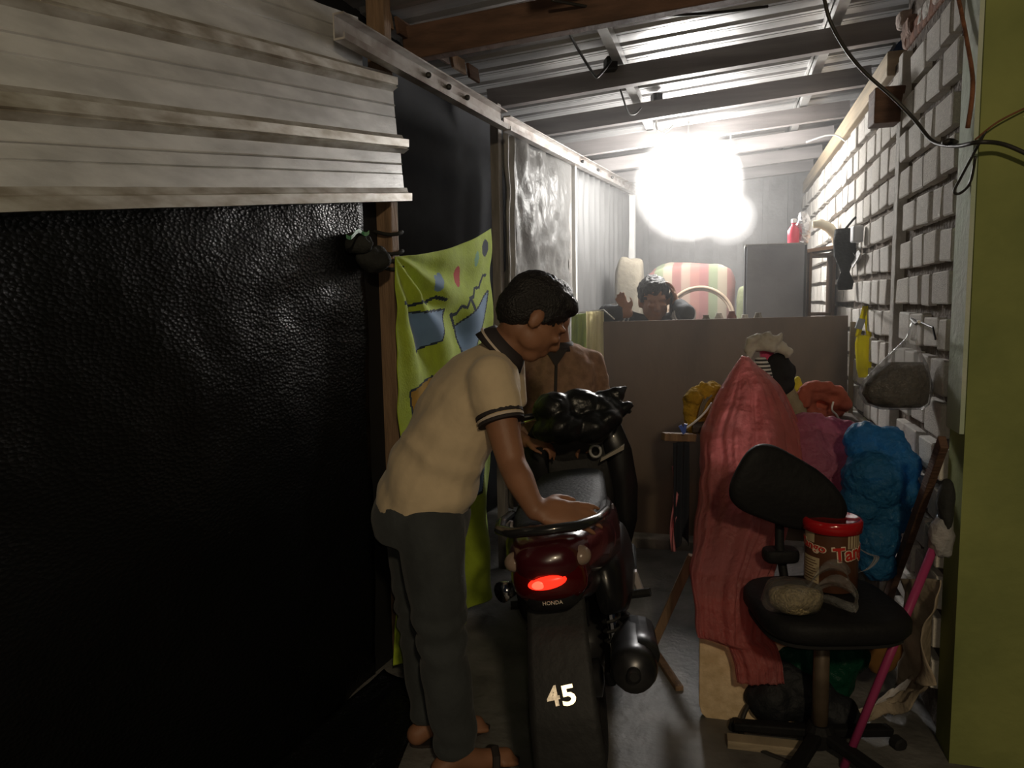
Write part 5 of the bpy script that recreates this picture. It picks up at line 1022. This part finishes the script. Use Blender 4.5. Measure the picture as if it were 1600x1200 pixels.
# hanging bags on the wall
hk = at_x(1424, 500, XR-.02)
t = thing('wall_hook', hk, 'bent wire hook in the block wall holding the clear bag', 'hook'); part('rod', MB().tube([at_x(1424, 498, XR+.01), at_x(1424, 499, XR-.06), at_x(1432, 506, XR-.075), at_x(1436, 503, XR-.078)], .005, 8), m_muf, t); part('rod', MB().tube([at_x(1424, 497, XR-.012), at_x(1458, 512, XR-.012), at_x(1462, 530, XR-.012)], .004, 8), m_muf, t)
hb_ = thing('hanging_clear_bag', at_x(1400, 640, XR-.12), 'clear plastic bag of dark brown scraps hanging from the wall hook', 'bag')
def bagrows(rows, n=30, sd=1.0, amp=.05, wob=7):
    R = []
    for i, (l, r, y, d, h) in enumerate(rows):
        c = pt((l+r)/2, y, d); w = (pt(r, y, d)-pt(l, y, d)).length/2; R.append([c+CR*(w*math.cos(q)*(1+amp*math.sin(wob*q+sd+i*.3)))+CF*(h*math.sin(q)*(1+amp*math.sin(wob*q+sd))) for q in (2*math.pi*j/n for j in range(n))])
    return MB().loft(R)
part('film', bagrows(dense([(1424, 1432, 505, 2.43, .008), (1416, 1432, 528, 2.43, .012), (1396, 1436, 548, 2.43, .03), (1372, 1446, 570, 2.43, .055), (1351, 1452, 596, 2.43, .07), (1345, 1453, 615, 2.43, .072), (1356, 1450, 632, 2.43, .062), (1378, 1440, 640, 2.43, .04)], 3), 40, 2, .05, 9), film('bag_film', (.62, .62, .62), .22, .15, 1.0, 26, .25, (.95, .95, .95)), hb_, smooth=True)
part('contents', bagrows(dense([(1390, 1440, 566, 2.43, .03), (1370, 1446, 582, 2.43, .05), (1353, 1449, 600, 2.43, .062), (1349, 1450, 615, 2.43, .064), (1359, 1446, 630, 2.43, .054), (1380, 1436, 637, 2.43, .034)], 3), 36, 5, .05, 8), mat('brown_scraps', (.065, .045, .035), .8, var=.7, scale=55, bump=1.0, bscale=70), hb_, 'dark brown scraps', smooth=True)
part('handle', MB().tube([at_x(1424, 500, XR-.06), pt(1430, 512, 2.46), pt(1427, 530, 2.44)], [.004, .006, .009], 8), film('bag_film3', (.7, .7, .7), .5, .15, .5), hb_, smooth=True)
yb = thing('yellow_bag', at_x(1348, 590, XR-.05), 'bright yellow plastic bag hanging at the right end of the board', 'bag')
m_yel = film('yellow_film', (.80, .72, .02), .92, .3, .5, 20, .12)
part('body', bagrows(dense([(1340, 1360, 524, 3.56, .02), (1337, 1362, 536, 3.56, .028), (1338, 1362, 556, 3.56, .032), (1339, 1360, 575, 3.56, .032), (1342, 1357, 590, 3.56, .02)], 3), 28, 1, .06, 7), m_yel, yb, smooth=True)
for s, a in ((0, (1340, 526)), (1, (1358, 526))): part('handle', MB().grid(lambda u, v: pt(a[0]+((1352-a[0])*u)+(v-.5)*8, 526-48*u, 3.56+.012*math.sin(v*4)), 10, 4), m_yel, yb, solid=.002, smooth=True)
part('inner_pack', MB().box(pt(1344, 506, 3.56), (.03, .02, .05), Matrix.Rotation(.3, 3, 'Y')), mat('pack_grey', (.45, .50, .52), .4, var=.1), yb, 'grey pack between the handles')
single('nail', MB().tube([at_x(1352, 477, XR+.02), at_x(1352, 477, XR-.16)], .004, 6), m_muf, 'nail in the wall holding the yellow bag', 'nail')
# ---- cables at the mouth of the alley
wire('service_cable', [pt(1286, -12, 2.30), pt(1296, 30, 2.30), pt(1318, 72, 2.32), pt(1350, 112, 2.34), pt(1395, 152, 2.34), pt(1430, 188, 2.32), pt(1458, 221, 2.25), pt(1495, 228, 2.10), pt(1530, 222, 1.99), pt(1570, 226, 1.99), pt(1620, 248, 1.98)], .0058, m_wire, 'black service cable drooping from the roof across the green wall')
wire('thin_cable', [pt(1540, 205, 2.0), pt(1516, 250, 2.05), pt(1500, 280, 2.1), pt(1491, 299, 2.12), pt(1500, 302, 2.12), pt(1516, 285, 2.08), pt(1524, 245, 2.03)], .0038, m_wire, 'thin cable hanging in a loop over the pale jamb')
wire('thin_cable', [pt(1524, 218, 2.0), pt(1560, 190, 2.0), pt(1610, 165, 1.99)], .0025, m_rust, 'thin rusty wire slanting up the green wall')
single('cable_knot', lump(pt(1484, 222, 2.14), (.024, .012, .010), 4.1, .4, 40, 14, 10), m_wire, 'taped knot in the black service cable', 'knot', smooth=True)
wire('thin_cable', [at_x(1497, -5, XR-.02), at_x(1510, 60, XR-.02), at_x(1520, 130, XR-.03), at_x(1512, 200, XR-.04)], .006, m_rust, 'brown wire running down the blocks beside the jamb')
